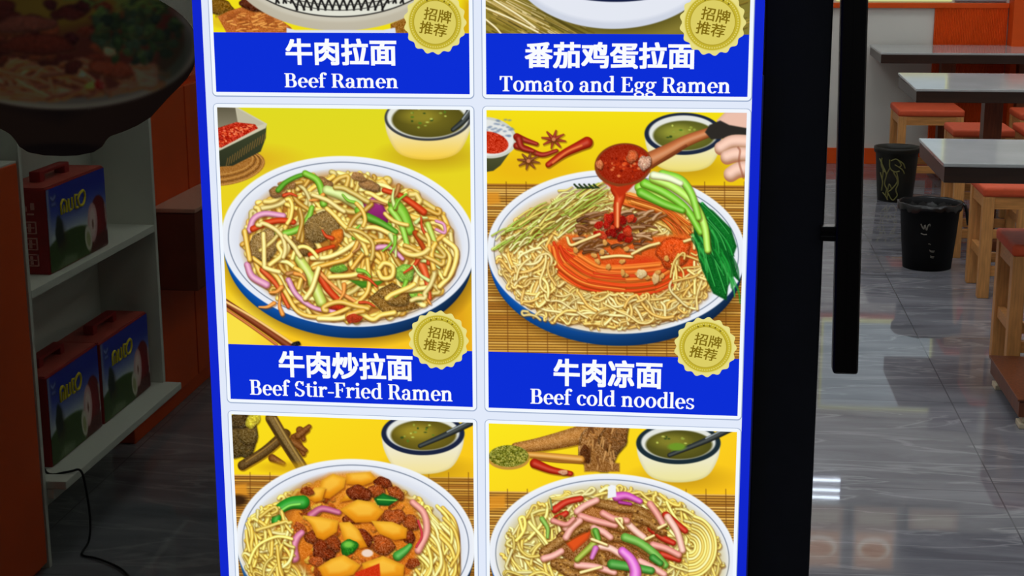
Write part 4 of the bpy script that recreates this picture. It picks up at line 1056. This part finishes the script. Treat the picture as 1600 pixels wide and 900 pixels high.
    p.poly(W([(420, 90), (520, 20), (900, 40), (1180, 20), (1250, 110), (1230, 230), (1120, 300), (960, 365), (740, 350), (560, 290), (450, 200)]), (226, 104, 36), soft=6, tex=10, col2=(212, 58, 20))
    p.poly(W([(800, 190), (960, 150), (1120, 230), (1110, 300), (960, 365), (800, 350), (700, 300)]), (216, 58, 22), soft=14)
    for i in range(190):                              # carrot bundle, front
        t = p.rng.uniform(0, 1); d = 1 - t * .45
        q = [(420 + 110 * t, 90 + 20 * t + p.rng.normal(0, 10)), (450 + 150 * t, 220 - 90 * t), (600 + 110 * t, 320 - 130 * t), (840, 362 - 170 * t), (1000 + 40 * t, 345 - 170 * t), (1150 - 60 * t, 280 - 150 * t)]
        k = p.rng.integers(0, 3); q = q[k:k + 4]
        p.stroke(W(q), p.rng.uniform(3, 5), [(240, 96, 26), (230, 70, 20), (250, 132, 46), (218, 58, 18), (246, 112, 38)][i % 5], 2.5, light=.12, shadow=.1, round_=.35)
    p.chunk(*W([(1110, 120)])[0], 30, 22, (226, 84, 28), -20, 22)
    for i in range(90):                               # beef shreds in the middle
        x, y = p.rng.uniform(540, 960), p.rng.uniform(-100, 130); x += (60 - y) * .3
        L = p.rng.uniform(40, 110); a = p.rng.uniform(-.7, .3)
        p.stroke(W([(x, y), (x + L * .5 * math.cos(a), y + L * .5 * math.sin(a) - 6), (x + L * math.cos(a), y + L * math.sin(a))]), p.rng.uniform(4, 7), [(122, 76, 46), (160, 118, 82), (92, 52, 30), (188, 146, 106), (140, 88, 50)][i % 5], 3, light=.15, shadow=.55)
    for i in range(34): p.chunk(*Z([(780 + p.rng.normal(0, 50), 690 + p.rng.normal(0, 28))])[0], 7, 6, [(186, 32, 18), (150, 20, 14), (214, 66, 34)][i % 3], i * 40, 14, i)
    for q in ([(520, 40), (540, 80), (600, 60), (700, 20)], [(710, 150), (800, 140), (880, 145)], [(1170, 60), (1220, 50), (1225, 100)], [(440, 270), (470, 310), (500, 290)], [(880, 130), (960, 90), (1030, 70)]):
        p.stroke(W(q), 4.5, (240, 210, 130), light=.3, shadow=.5)
    for i in range(16): p.chunk(*W([(560 + p.rng.uniform(0, 560), 60 + p.rng.uniform(0, 210))])[0], 5, 3.5, (246, 170, 84), i * 30, 8, i)
    p.chunk(*W([(932, 240)])[0], 7, 8, (246, 206, 150), 20, 8); p.chunk(*W([(1010, 268)])[0], 5, 9, (250, 196, 130), 10, 8)
    p.noodles(945, 482, 140, 26, 80, nd, wd=(3.2, 4.6), length=(50, 130), curl=.34, seed=40, light=.35, shadow=.28)
    p.noodles(835, 430, 36, 50, 40, nd, wd=(3.6, 5), length=(40, 90), curl=.3, seed=44, light=.45)
    p.noodles(1075, 440, 30, 50, 26, nd, wd=(3, 4.4), length=(40, 80), curl=.28, seed=41, light=.35)
    # green leaves on the right
    p.poly(Z([(1230, 540), (1330, 600), (1430, 700), (1462, 800), (1440, 860), (1480, 1000), (1440, 960), (1415, 1020), (1405, 1100), (1330, 1060), (1270, 930), (1230, 780), (1215, 640)]), (20, 120, 40), soft=2, col2=(14, 98, 34), edge=.25, tex=8)
    for q in ([(1240, 600), (1300, 760), (1400, 1060)], [(1260, 620), (1370, 740), (1440, 940)], [(1250, 700), (1290, 860), (1340, 1020)], [(1300, 640), (1400, 760), (1440, 850)], [(1270, 560), (1350, 640), (1420, 730)], [(1260, 780), (1330, 860), (1390, 960)]):
        p.stroke(Z(q), 4.5, (44, 160, 66), 2, light=.1); p.stroke(Z([(a + 8, b_ + 4) for a, b_ in q]), 1.6, (8, 76, 26), 1, round_=0)
    for i in range(30):
        t = p.rng.uniform(0, 1); x = 1215 + 230 * t; y = 620 + 200 * t + p.rng.uniform(-20, 200)
        p.stroke(Z([(x, y), (x + 30, y + 60), (x + 40, y + 130)]), 5, [(30, 146, 54), (10, 84, 30), (60, 176, 80)][i % 3], 2, alpha=.7)
    for i, q in enumerate(([(920, 470), (1030, 520), (1120, 560), (1230, 640)], [(950, 450), (1060, 500), (1180, 590), (1260, 720)], [(1000, 420), (1110, 470), (1220, 560), (1280, 680), (1300, 820)], [(1050, 400), (1150, 430), (1210, 510), (1250, 640)], [(930, 500), (1050, 560), (1160, 600)])):
        p.stroke(Z(q), 15, [(150, 218, 62), (120, 200, 48), (176, 230, 90), (140, 212, 66), (104, 184, 40)][i], 10, light=.3, shadow=.4)
    p.stroke(Z([(1000, 405), (1080, 420), (1150, 450)]), 13, (226, 240, 196), 9, light=.3)
    # pouring spoon, its sauce, and the hand that holds it
    p.stroke(Z([(800, 480), (812, 520), (800, 580), (795, 680)]), 22, (206, 58, 20), 9, light=.2); p.stroke(Z([(800, 560), (800, 690)]), 5, (244, 130, 70), light=.3)
    p.stroke(Z([(960, 330), (1080, 270), (1180, 215), (1310, 165)]), 26, (184, 104, 58), 15, light=.25)
    p.stroke(Z([(990, 360), (1080, 300), (1180, 240)]), 5, (110, 50, 24), 4, alpha=.7)
    p.ell(*Z([(832, 347)])[0], 45, 34, (134, 62, 28), rot=-6); p.ell(*Z([(834, 342)])[0], 41, 30.5, (176, 42, 14), rot=-6, col2=(150, 36, 14), tex=10)
    p.poly(Z([(720, 440), (800, 470), (900, 450), (850, 500), (810, 530), (785, 490)]), (190, 48, 18), soft=3)
    for i in range(46):
        a, r = p.rng.uniform(0, 6.28), p.rng.uniform(0, .85)
        p.ell(834 * .28125 + 740 + 41 * r * math.cos(a), 160 + 342 * .28125 + 28 * r * math.sin(a), p.rng.uniform(1, 3.4), p.rng.uniform(1, 2.4), [(226, 84, 34), (120, 20, 8), (240, 140, 80), (206, 60, 20)][i % 4], soft=1.5, alpha=.8)
    p.chunk(*Z([(950, 335)])[0], 9, 13, (240, 180, 150), 20, 30); p.chunk(*Z([(880, 300)])[0], 9, 10, (236, 110, 60), 0, 20); p.chunk(*Z([(700, 345)])[0], 5, 8, (216, 120, 70), 0, 20)
    sk, sd = (236, 192, 172), (206, 140, 112)
    p.poly(Z([(1350, 100), (1400, 50), (1560, 40), (1560, 190), (1440, 180), (1380, 150)]), sk, soft=2, edge=.08)
    p.poly(Z([(1285, 165), (1310, 125), (1370, 100), (1420, 125), (1560, 150), (1560, 190), (1420, 200), (1320, 205)]), (46, 42, 38), soft=2)
    for q, r in ((((1560, 220), (1440, 215), (1370, 250)), 21), (((1560, 290), (1460, 285), (1405, 300)), 22), (((1560, 360), (1470, 370), (1425, 395)), 23)):
        p.stroke(Z([(x + 4, y + 8) for x, y in q]), r + 2, sd, r - 1, round_=.2); p.stroke(Z(q), r, sk, r - 3, round_=.3, light=.15)
    p.stroke(Z([(1470, 250), (1480, 270), (1475, 330), (1500, 420)]), 3, (150, 84, 60), alpha=.6)
    return p
def dish_e():
    p = Paint(350, 635, 755, 1035, 2, 5)
    p.fill(lambda X, Y: np.stack(np.broadcast_arrays(250 + 0 * X + 0 * Y, 226 - (X - 360) * .05 - (Y - 650) * .1, 28 + 0 * X + 0 * Y), -1))
    Z = lambda q: cv(.28898, 330, 640, q)
    bamboo(p, 352, 756, 742, 1035, .012, 6)
    p.poly(Z([(110, 410), (190, 400), (200, 460), (110, 470)]), (228, 150, 40), soft=5, alpha=.8); p.ell(*Z([(140, 490)])[0], 16, 9, (60, 36, 16), soft=6)
    p.chunk(*Z([(165, 150)])[0], 21, 37, (98, 78, 38), 5, 24, 2); p.chunk(*Z([(200, 110)])[0], 14, 28, (116, 92, 44), 0, 24, 3); p.chunk(*Z([(150, 60)])[0], 18, 14, (86, 66, 34), 0, 24)
    p.chunk(*Z([(225, 60)])[0], 9, 14, (240, 214, 60), 30, 20)
    for q in ([(480, 110), (500, 160)], [(450, 150), (520, 110)], [(470, 180), (500, 240)], [(440, 170), (510, 220)], [(330, 260), (390, 290)], [(470, 140), (530, 90)]): p.stroke(Z(q), 12, (124, 72, 28), 7, light=.1, tex=10, shadow=.5)
    p.stroke(Z([(170, 300), (290, 225), (400, 130)]), 15, (92, 66, 30), 16, light=.08, tex=10, shadow=.6); p.stroke(Z([(190, 280), (300, 205), (390, 130)]), 3, (140, 106, 52))
    p.stroke(Z([(325, 45), (400, 170), (490, 310)]), 18, (110, 84, 40), 17, light=.1, tex=10, shadow=.6); p.stroke(Z([(345, 45), (415, 165), (500, 300)]), 4, (156, 126, 66)); p.stroke(Z([(310, 60), (385, 180), (465, 300)]), 3, (66, 48, 22))
    p.ell(*Z([(410, 310)])[0], 40, 8, (210, 160, 20), soft=8, alpha=.6)
    soup_bowl(p, 661, 677, 65, 34, 60, rim=(28, 36, 62), rw=8, foot=(244, 226, 150), soup=(136, 120, 34), seed=5, spoon=Z([(1400, 70), (1280, 130), (1130, 195)]))
    plate(p, 556, 848, 187, 131, 3, 22)
    nd = [(248, 228, 110), (244, 212, 86), (254, 240, 146), (232, 196, 70)]
    p.ell(548, 868, 164, 120, (206, 170, 66), 3, soft=18, alpha=.8)
    p.noodles(548, 868, 160, 116, 330, nd, wd=(4, 6.5), length=(50, 130), curl=.16, rot=3, seed=22, light=.35, inner=.3)
    for i in range(60):
        x = 1160 + p.rng.uniform(0, 160); y = 520 + p.rng.uniform(0, 300)
        p.stroke(Z([(x - 60, y), (x, y + 70), (x + 20, y + 180), (x - 20, y + 260)]), 5.5, nd[i % 4], 4.5, light=.35, shadow=.35)
    p.ell(*Z([(740, 640)])[0], 112, 84, (176, 92, 24), soft=16, alpha=.9)
    p.poly(Z([(500, 440), (640, 350), (860, 335), (1000, 420), (1100, 540), (1140, 700), (1080, 900), (560, 920), (470, 780), (400, 640)]), (232, 150, 44), soft=10, col2=(206, 104, 26), tex=14)
    for i in range(90): p.chunk(*Z([(500 + p.rng.uniform(0, 560), 430 + p.rng.uniform(0, 460))])[0], p.rng.uniform(4, 10), p.rng.uniform(3, 7), [(246, 178, 60), (196, 96, 28), (226, 128, 40), (160, 72, 24)][i % 4], p.rng.uniform(0, 180), 18, i)
    def spud(q, c=(248, 172, 34)):
        q = Z(q); cx, cy = sum(x for x, y in q) / len(q), sum(y for x, y in q) / len(q)
        p.poly([(x + 1.5, y + 2.5) for x, y in q], (120, 50, 8), soft=3, alpha=.6)
        p.poly(q, (255, 190, 50), soft=1.6, col2=(224, 130, 14), edge=.12)
        p.poly([(cx + (x - cx) * .6 - 1, cy + (y - cy) * .55 - 3) for x, y in q], (255, 208, 80), soft=6, alpha=.55)
    spud([(600, 380), (660, 345), (730, 370), (720, 420), (640, 480), (560, 470)]); spud([(730, 345), (860, 335), (900, 380), (820, 410), (730, 400)])
    spud([(530, 480), (560, 420), (620, 420), (600, 490), (560, 500)]); spud([(690, 500), (760, 430), (840, 420), (880, 460), (800, 480)])
    for x, y, r, t in ((520, 440, 16, 0), (930, 395, 22, 20), (890, 440, 24, -20), (800, 450, 30, 10), (540, 690, 20, 40), (610, 760, 34, 20), (990, 580, 30, 20), (1080, 610, 24, 70), (930, 730, 32, 30), (760, 590, 22, 0), (660, 720, 24, 30), (830, 690, 24, 60), (1070, 690, 20, 80), (480, 640, 18, 60), (570, 820, 18, 20), (1090, 830, 18, 0), (1000, 450, 22, 30), (500, 520, 18, 0)):
        p.chunk(*Z([(x, y)])[0], r * .62, r * .44, [(150, 66, 26), (176, 84, 34), (134, 54, 22)][(x + y) % 3], t, 26, x)
    p.stroke(Z([(350, 600), (370, 540), (430, 505), (495, 500)]), 14, (40, 150, 40), 22, light=.2, shadow=.5); p.stroke(Z([(360, 560), (420, 520), (480, 510)]), 4, (130, 214, 90))
    p.poly(Z([(880, 480), (930, 450), (1015, 485), (960, 520), (900, 515)]), (34, 132, 44), soft=2, edge=.3, col2=(20, 100, 34)); p.stroke(Z([(900, 485), (1000, 490)]), 2.5, (110, 200, 90))
    p.stroke(Z([(540, 570), (600, 535), (690, 555)]), 12, (190, 92, 130), 9, light=.25, shadow=.5)
    p.stroke(Z([(450, 800), (445, 740), (465, 690), (490, 665)]), 16, (214, 120, 160), 10, light=.3, shadow=.5)
    p.stroke(Z([(1090, 500), (1150, 560), (1165, 660), (1120, 760)]), 10, (228, 150, 140), 12, light=.25, shadow=.5); p.stroke(Z([(1120, 600), (1140, 680), (1110, 740)]), 4, (200, 60, 70))
    spud([(495, 570), (600, 580), (690, 600), (680, 660), (610, 705), (570, 690), (540, 620)]); spud([(695, 540), (790, 485), (880, 500), (935, 550), (890, 605), (780, 610)])
    spud([(690, 610), (750, 605), (800, 650), (845, 740), (800, 750), (720, 710)]); spud([(865, 600), (980, 605), (1060, 640), (1055, 695), (990, 705), (910, 670)])
    p.chunk(*Z([(745, 742)])[0], 13, 13, (40, 130, 30), 0, 12); p.ell(*Z([(742, 728)])[0], 8, 5, (120, 200, 70), soft=4); p.ell(*Z([(845, 775)])[0], 9, 6, (240, 214, 196), soft=2)
    p.stroke(Z([(1010, 790), (1050, 760), (1075, 735)]), 16, (70, 160, 60), 8, light=.2, shadow=.5)
    spud([(580, 850), (650, 805), (720, 785), (810, 840), (770, 890), (700, 915), (610, 920)]); spud([(815, 830), (930, 790), (1045, 840), (1040, 900), (930, 920), (830, 890)])
    p.poly(Z([(780, 880), (910, 830), (920, 940), (780, 940)]), (206, 52, 18), soft=2, tex=8)
    p.noodles(420, 850, 40, 60, 50, nd, wd=(4, 6), length=(50, 110), curl=.2, seed=9, light=.35)
    return p
def dish_f():
    p = Paint(752, 650, 1168, 1050, 2, 6)
    p.fill(lambda X, Y: np.stack(np.broadcast_arrays(251 + 0 * X + 0 * Y, 232 - (X - 760) * .06 - (Y - 660) * .12, 30 + 0 * X + 0 * Y), -1))
    Z = lambda q: cv(.28883, 740, 640, q)
    bamboo(p, 754, 1170, 768, 1050, .014, 9)
    p.poly(Z([(85, 470), (170, 460), (175, 530), (85, 540)]), (228, 150, 40), soft=5, alpha=.8)
    br = (176, 122, 62)
    p.stroke(Z([(230, 205), (340, 190), (460, 165), (600, 130)]), 16, br, 30, tex=18, shadow=.5); p.chunk(*Z([(690, 190)])[0], 36, 40, (164, 112, 58), 10, 30, 4, .2); p.chunk(*Z([(760, 150)])[0], 24, 24, (140, 92, 46), 0, 26, 5)
    p.poly(Z([(590, 200), (640, 220), (720, 280), (790, 290), (790, 335), (600, 335)]), (150, 100, 48), soft=3, tex=22)
    for i in range(26):
        x, y = p.rng.uniform(570, 800), p.rng.uniform(90, 310)
        p.stroke(Z([(x, y), (x + p.rng.uniform(-20, 20), y + p.rng.uniform(20, 60))]), 4, [(206, 156, 96), (110, 66, 30), (190, 140, 80)][i % 3], 2, alpha=.8)
    p.chunk(*Z([(605, 240)])[0], 8, 14, (96, 52, 22), 0, 16)
    p.stroke(Z([(270, 240), (400, 250), (580, 268)]), 9, (210, 146, 58), 12, light=.25, shadow=.5); p.stroke(Z([(330, 265), (450, 280), (580, 285)]), 4, (150, 96, 34))
    p.ell(*Z([(190, 262)])[0], 33, 18, (196, 146, 60)); p.ell(*Z([(190, 250)])[0], 31, 17, (120, 122, 36), tex=40)
    for i in range(130):
        a, r = p.rng.uniform(0, 6.28), math.sqrt(p.rng.uniform(0, .9))
        p.ell(740 + .28883 * 190 + 30 * r * math.cos(a), 640 + .28883 * 248 + 16 * r * math.sin(a), 1.5, 1.2, [(160, 156, 60), (90, 92, 24), (190, 180, 84)][i % 3], soft=.8)
    p.stroke(Z([(330, 290), (420, 325), (525, 345)]), 15, (178, 34, 16), 8, light=.2, shadow=.5); p.chunk(*Z([(485, 338)])[0], 7, 4, (240, 170, 130), 10, 14)
    soup_bowl(p, 1060, 692, 66, 33, 58, rim=(28, 44, 52), rw=8, foot=(238, 228, 150), soup=(112, 108, 36), seed=7, spoon=Z([(1390, 100), (1260, 165), (1060, 245)]))
    p.ell(*Z([(1100, 200)])[0], 14, 6, (110, 150, 40), soft=3)
    plate(p, 957, 868, 193, 128, 3, 22)
    nd = [(248, 232, 124), (244, 218, 98), (254, 242, 156), (232, 202, 80)]
    p.ell(957, 876, 172, 116, (210, 184, 84), 3, soft=18, alpha=.8)
    p.noodles(957, 876, 168, 114, 420, nd, wd=(3.6, 5.4), length=(50, 140), curl=.14, rot=3, seed=52, light=.35)
    for k in range(9):
        r = 8 + k * 3.6
        p.stroke([(740 + .28883 * 1170 + r * math.cos(a) * 1.1, 640 + .28883 * 740 + 1.3 * r * math.sin(a)) for a in np.linspace(-1.4, 1.6, 9)], 5, nd[k % 4], 4.5, light=.35, shadow=.4)
    p.chunk(*Z([(760, 700)])[0], 92, 56, (166, 106, 52), 4, 30, 1, .14)
    pink, brown = (236, 168, 158), (150, 102, 46)
    S = lambda q, c, a=10, b_=8, l=.2: p.stroke(Z(q), a, c, b_, light=l, shadow=.55)
    for q in ([(440, 540), (500, 500), (580, 480)], [(450, 590), (500, 560)], [(960, 640), (1020, 690), (1080, 720)], [(1040, 570), (1090, 610), (1145, 655)], [(1020, 780), (1110, 810)]): S(q, (196, 44, 26), 12, 9)
    p.poly(Z([(480, 700), (600, 640), (660, 620), (620, 700), (540, 770)]), (226, 84, 30), soft=2, edge=.2)
    S([(370, 590), (400, 640), (400, 690)], (130, 180, 70), 8, 5); S([(960, 590), (1050, 640)], (150, 196, 80), 7, 4)
    for q in ([(380, 770), (480, 700), (570, 650), (650, 620)], [(660, 500), (790, 530), (900, 550), (1010, 650)], [(690, 690), (820, 700), (960, 780)], [(440, 830), (520, 830), (640, 880)], [(500, 640), (470, 590)], [(740, 620), (820, 640), (900, 610)], [(880, 580), (950, 610), (1020, 660)], [(470, 850), (540, 890), (650, 900)], [(690, 790), (720, 850), (800, 900)]):
        p.stroke(Z(q), 15, brown, 12, tex=20, light=.12, shadow=.6)
        for i in range(10):
            k = p.rng.integers(len(q)); p.ell(*Z([(q[k][0] + p.rng.normal(0, 22), q[k][1] + p.rng.normal(0, 12))])[0], 2, 1.4, [(206, 150, 70), (96, 56, 22)][i % 2], soft=1)
    for q in ([(500, 640), (580, 590)], [(560, 550), (600, 520), (665, 490)], [(580, 575), (660, 600), (765, 625)], [(820, 600), (870, 650), (920, 690)], [(955, 510), (990, 560), (1025, 620)], [(1050, 580), (1100, 660), (1130, 760)], [(665, 735), (740, 750), (805, 790)], [(560, 840), (660, 850), (760, 880)], [(970, 730), (1040, 750), (1110, 785)], [(380, 805), (430, 790), (475, 765)], [(500, 690), (530, 640), (575, 600)], [(900, 820), (980, 860), (1030, 890)], [(700, 560), (760, 590), (830, 600)], [(650, 640), (700, 660), (740, 690)]):
        S(q, [pink, (226, 146, 136), (244, 190, 176)][p.rng.integers(3)], 11, 10, .3)
    S([(655, 660), (660, 710), (560, 810)], (156, 176, 60), 13, 9); S([(660, 655), (675, 700)], (90, 160, 50), 10, 8)
    S([(820, 690), (900, 720), (980, 780), (1035, 840)], (110, 176, 70), 14, 12); S([(750, 835), (850, 850), (960, 870)], (70, 150, 56), 16, 12)
    S([(970, 800), (1010, 830)], (60, 140, 50), 12, 10)
    for q in ([(800, 620), (800, 590), (775, 590)], [(930, 700), (975, 680)], [(770, 590), (810, 640)], [(640, 700), (720, 730)], [(580, 880), (690, 850)], [(1000, 640), (1040, 620)]): S(q, (246, 224, 150), 5, 4, .3)
    S([(775, 470), (830, 465), (900, 495)], (206, 84, 186), 15, 9, .3); S([(790, 500), (850, 510)], (160, 40, 136), 6, 5)
    S([(805, 765), (850, 810), (875, 870), (870, 930)], (222, 110, 214), 14, 20, .35); S([(660, 750), (640, 800)], (206, 110, 190), 10, 7)
    p.poly(Z([(725, 480), (728, 415), (745, 405), (770, 410), (772, 470)]), (240, 242, 246), soft=1.5)
    p.stroke(Z([(415, 480), (425, 540)]), 2.5, (120, 140, 90)); p.stroke(Z([(430, 600), (500, 620), (540, 590)]), 9, (220, 140, 130), 7, light=.2, shadow=.4)
    return p

# ------------------------------------------------------------------ the lit menu sign
sign = thing('menu_lightbox', 'tall lit blue framed menu sign with six noodle dish pictures', 'menu sign', (-0.329, YS, 0))
def on_sign(o):
    o.parent = sign
    o.matrix_parent_inverse = Matrix.Translation((0.329, -YS, 0))
    return o
FX0, FX1, FZ0, FZ1 = -0.739, 0.081, 0.236, 1.738
on_sign(obj('housing', bx(FX0, FX1, YS + 0.003, YS + 0.036, FZ0, FZ1, 0.002), M['black_metal']))
bm = bmesh.new()
for a in ((FX0, -0.7255, FZ0, FZ1), (0.0675, FX1, FZ0, FZ1), (-0.7255, 0.0675, FZ0, FZ0 + 0.0135), (-0.7255, 0.0675, FZ1 - 0.0135, FZ1)):
    box(bm, a[0], a[1], YS - 0.001, YS + 0.003, a[2], a[3])
on_sign(obj('frame', bm, M['sign_blue']))
on_sign(obj('panel', bx(-0.7255, 0.0675, YS, YS + 0.003, FZ0 + 0.0135, FZ1 - 0.0135), M['sign_white']))
on_sign(obj('edge_trim', bx(FX1, FX1 + 0.0025, YS + 0.004, YS + 0.03, 0.3, 1.262), M['grey_metal']))
for x in (-0.62, -0.04):
    bm = bx(x - 0.02, x + 0.02, YS + 0.008, YS + 0.032, 0.0, FZ0, 0.002); box(bm, x - 0.03, x + 0.03, YS - 0.18, YS + 0.034, 0.0, 0.02, 0.003)
    on_sign(obj('leg', bm, M['black_metal']))

def badge(card, px, py, rpx):
    c = on_y(px, py, YS); r = rpx * (on_y(px + 10, py, YS)[0] - c[0]) / 10
    polys, cols, ys = [], [], []
    def lay(q, col, k): polys.append([(c[0] + x * r, c[2] + z * r) for x, z in q]); cols.append(col); ys.append(YS - 0.0016 - 0.00006 * k)
    def circ(R, n=60, sc=0.0, m=17): return [((R + sc * math.cos(m * t)) * math.cos(t), (R + sc * math.cos(m * t)) * math.sin(t)) for t in (2 * math.pi * k / n for k in range(n))]
    def fan(q, col, k):
        for a, b_ in zip(q, q[1:] + q[:1]): lay([(0, 0), a, b_], col, k)
    fan(circ(0.965, 170, 0.04), (232, 222, 134), 0); fan(circ(0.86, 80), (224, 210, 110), 1); fan(circ(0.83, 80), (196, 178, 48), 2)
    for k in range(64):                              # beaded ring
        t = 2 * math.pi * k / 64
        lay([(0.765 * math.cos(t) + 0.026 * math.cos(s), 0.765 * math.sin(t) + 0.026 * math.sin(s)) for s in (0, 1.05, 2.1, 3.14, 4.2, 5.24)], (222, 208, 104), 3)
    fan(circ(0.69, 80), (178, 158, 44), 3); fan(circ(0.665, 80), (220, 206, 100), 4)
    for k in range(5):
        t = math.radians(90 - 10 + (k - 2) * 15)
        x0, z0 = 0.72 * math.cos(t), 0.72 * math.sin(t)
        lay([(x0 + (0.045 if s % 2 == 0 else 0.02) * math.cos(s * .628 + 1.57), z0 + (0.045 if s % 2 == 0 else 0.02) * math.sin(s * .628 + 1.57)) for s in range(10)], (110, 94, 20), 5)
    ca, sa = math.cos(math.radians(-10)), math.sin(math.radians(-10))
    for row, txt in enumerate(('招牌', '推荐')):
        for q in fit(hanzi_polys(txt, 0.016), -0.44, 0.44, (0.03, -0.41)[row], (0.43, -0.01)[row]):
            lay([(x * ca - z * sa, x * sa + z * ca) for x, z in [(x + (0.05, -0.02)[row], z) for x, z in q]], (128, 106, 18), 6)
    return flat('badge', polys, ys, M['ink_glow'], card, cols)

cols_x = ((-0.709, -0.3335), (-0.3095, 0.061))
rows_z = ((1.6815, 1.319, 1.2325), (1.210, 0.850, 0.7627), (0.738, 0.378, 0.291))
dishes = ((dish_a, dish_b), (dish_c, dish_d), (dish_e, dish_f))
texts = {(0, 0): ('牛肉拉面', (446.6, 619.7, 60, 102), 'Beef Ramen', (445, 622, 115, 137)),
         (0, 1): ('番茄鸡蛋拉面', (820, 1087, 65.5, 107.5), 'Tomato and Egg Ramen', (781, 1141, 120, 144)),
         (1, 0): ('牛肉炒拉面', (436, 645, 550, 592), 'Beef Stir-Fried Ramen', (391, 707, 598, 621.5)),
         (1, 1): ('牛肉凉面', (865, 1035, 562, 605), 'Beef cold noodles', (829, 1085, 611, 634.5))}
badges = {(0, 0): (680, 35, 49), (0, 1): (1113.6, 35, 52), (1, 0): (685.5, 531, 47), (1, 1): (1102, 542, 49)}
names = (('beef noodle soup', 'tomato egg noodle soup'), ('stir fried noodles', 'cold noodles with red sauce'), ('noodles with potato chunks', 'noodles with pink ham strips'))
for i in range(3):
    for j in range(2):
        (x0, x1), (zt, zc, zb) = cols_x[j], rows_z[i]
        g = 0.0052
        card = on_sign(flat('menu_card', [round_rect(x0 - g, x1 + g, zb - g, zt + g, 0.006)], YS - 0.0006, M['card_white'], None))
        card['label'] = 'menu card with a picture of ' + names[i][j]
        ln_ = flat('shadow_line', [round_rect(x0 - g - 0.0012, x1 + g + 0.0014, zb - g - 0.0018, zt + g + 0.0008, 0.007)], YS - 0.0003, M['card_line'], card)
        flat('caption_band', [[(x0, zb), (x1, zb), (x1, zc), (x0, zc)]], YS - 0.0010, M['caption_blue'], card)
        art = dishes[i][j]().soften(1)
        nu, nv = 430, int(430 * (zt - zc) / (x1 - x0))
        U, Vv = np.meshgrid(np.linspace(x0, x1, nu), np.linspace(zt, zc, nv))
        P = np.stack([U, np.full(U.shape, YS - 0.0010), Vv], -1)
        px, py = project(U, np.full(U.shape, YS), Vv)
        link('dish_picture', grid_mesh('dish_picture', P, nu, nv, lin(art.sample(px, py))), M['ink_glow'], card)
        if (i, j) in texts:
            zh, bz, en, be = texts[(i, j)]
            x_, X_, z_, Z_ = px_box(*bz)
            q = fit(hanzi_polys(zh, 0.032), x_, X_, z_, Z_)
            flat('dish_name', q, YS - 0.0014, M['letter_white'], card)
            x_, X_, z_, Z_ = px_box(*be)
            flat('english_name', fit(serif_polys(en), x_, X_, z_, Z_, 0.0, 0.72), YS - 0.0014, M['letter_white'], card)
            badge(card, *badges[(i, j)])

# ------------------------------------------------------------------ lit menu boards high on the back wall, seen mirrored in the floor
def board_art():
    p = Paint(0, 0, 30, 44, 3, 2)
    p.fill(lambda X, Y: np.stack(np.broadcast_arrays(150 + 0 * X + 0 * Y, 132 + 0 * X + 0 * Y, 118 + 0 * X + 0 * Y), -1))
    p.poly([(2, 2), (28, 2), (28, 26), (2, 26)], (190, 140, 92), soft=1)
    p.ell(15, 15, 12, 8, (226, 214, 196), soft=1); p.ell(15, 14, 9, 5.5, (196, 130, 60), soft=2)
    p.poly([(3, 32), (27, 32), (27, 40), (3, 40)], (176, 168, 150), soft=1)
    return p
BA = board_art()
for k, (x0, x1) in enumerate(((0.70, 0.99), (1.063, 1.337), (1.419, 1.733))):
    t = thing('menu_board', ('leftmost', 'middle', 'rightmost')[k] + ' lit menu board high on the back wall, mirrored in the floor tiles', 'menu board', (x0, YB, 2.29), 'lit menu boards high on the back wall')
    obj('frame', bx(-0.015, x1 - x0 + 0.015, -0.03, 0, -0.015, 0.465, 0.004), M['shelf_white'], t)
    U, Vv = np.meshgrid(np.linspace(0, 1, 30), np.linspace(0, 1, 44))
    P = np.stack([U * (x1 - x0), np.full(U.shape, -0.032), 0.45 - Vv * 0.45], -1)
    link('picture', grid_mesh('picture', P, 30, 44, lin(BA.sample(U.ravel() * 30, Vv.ravel() * 44))), M['board_glow'], t)
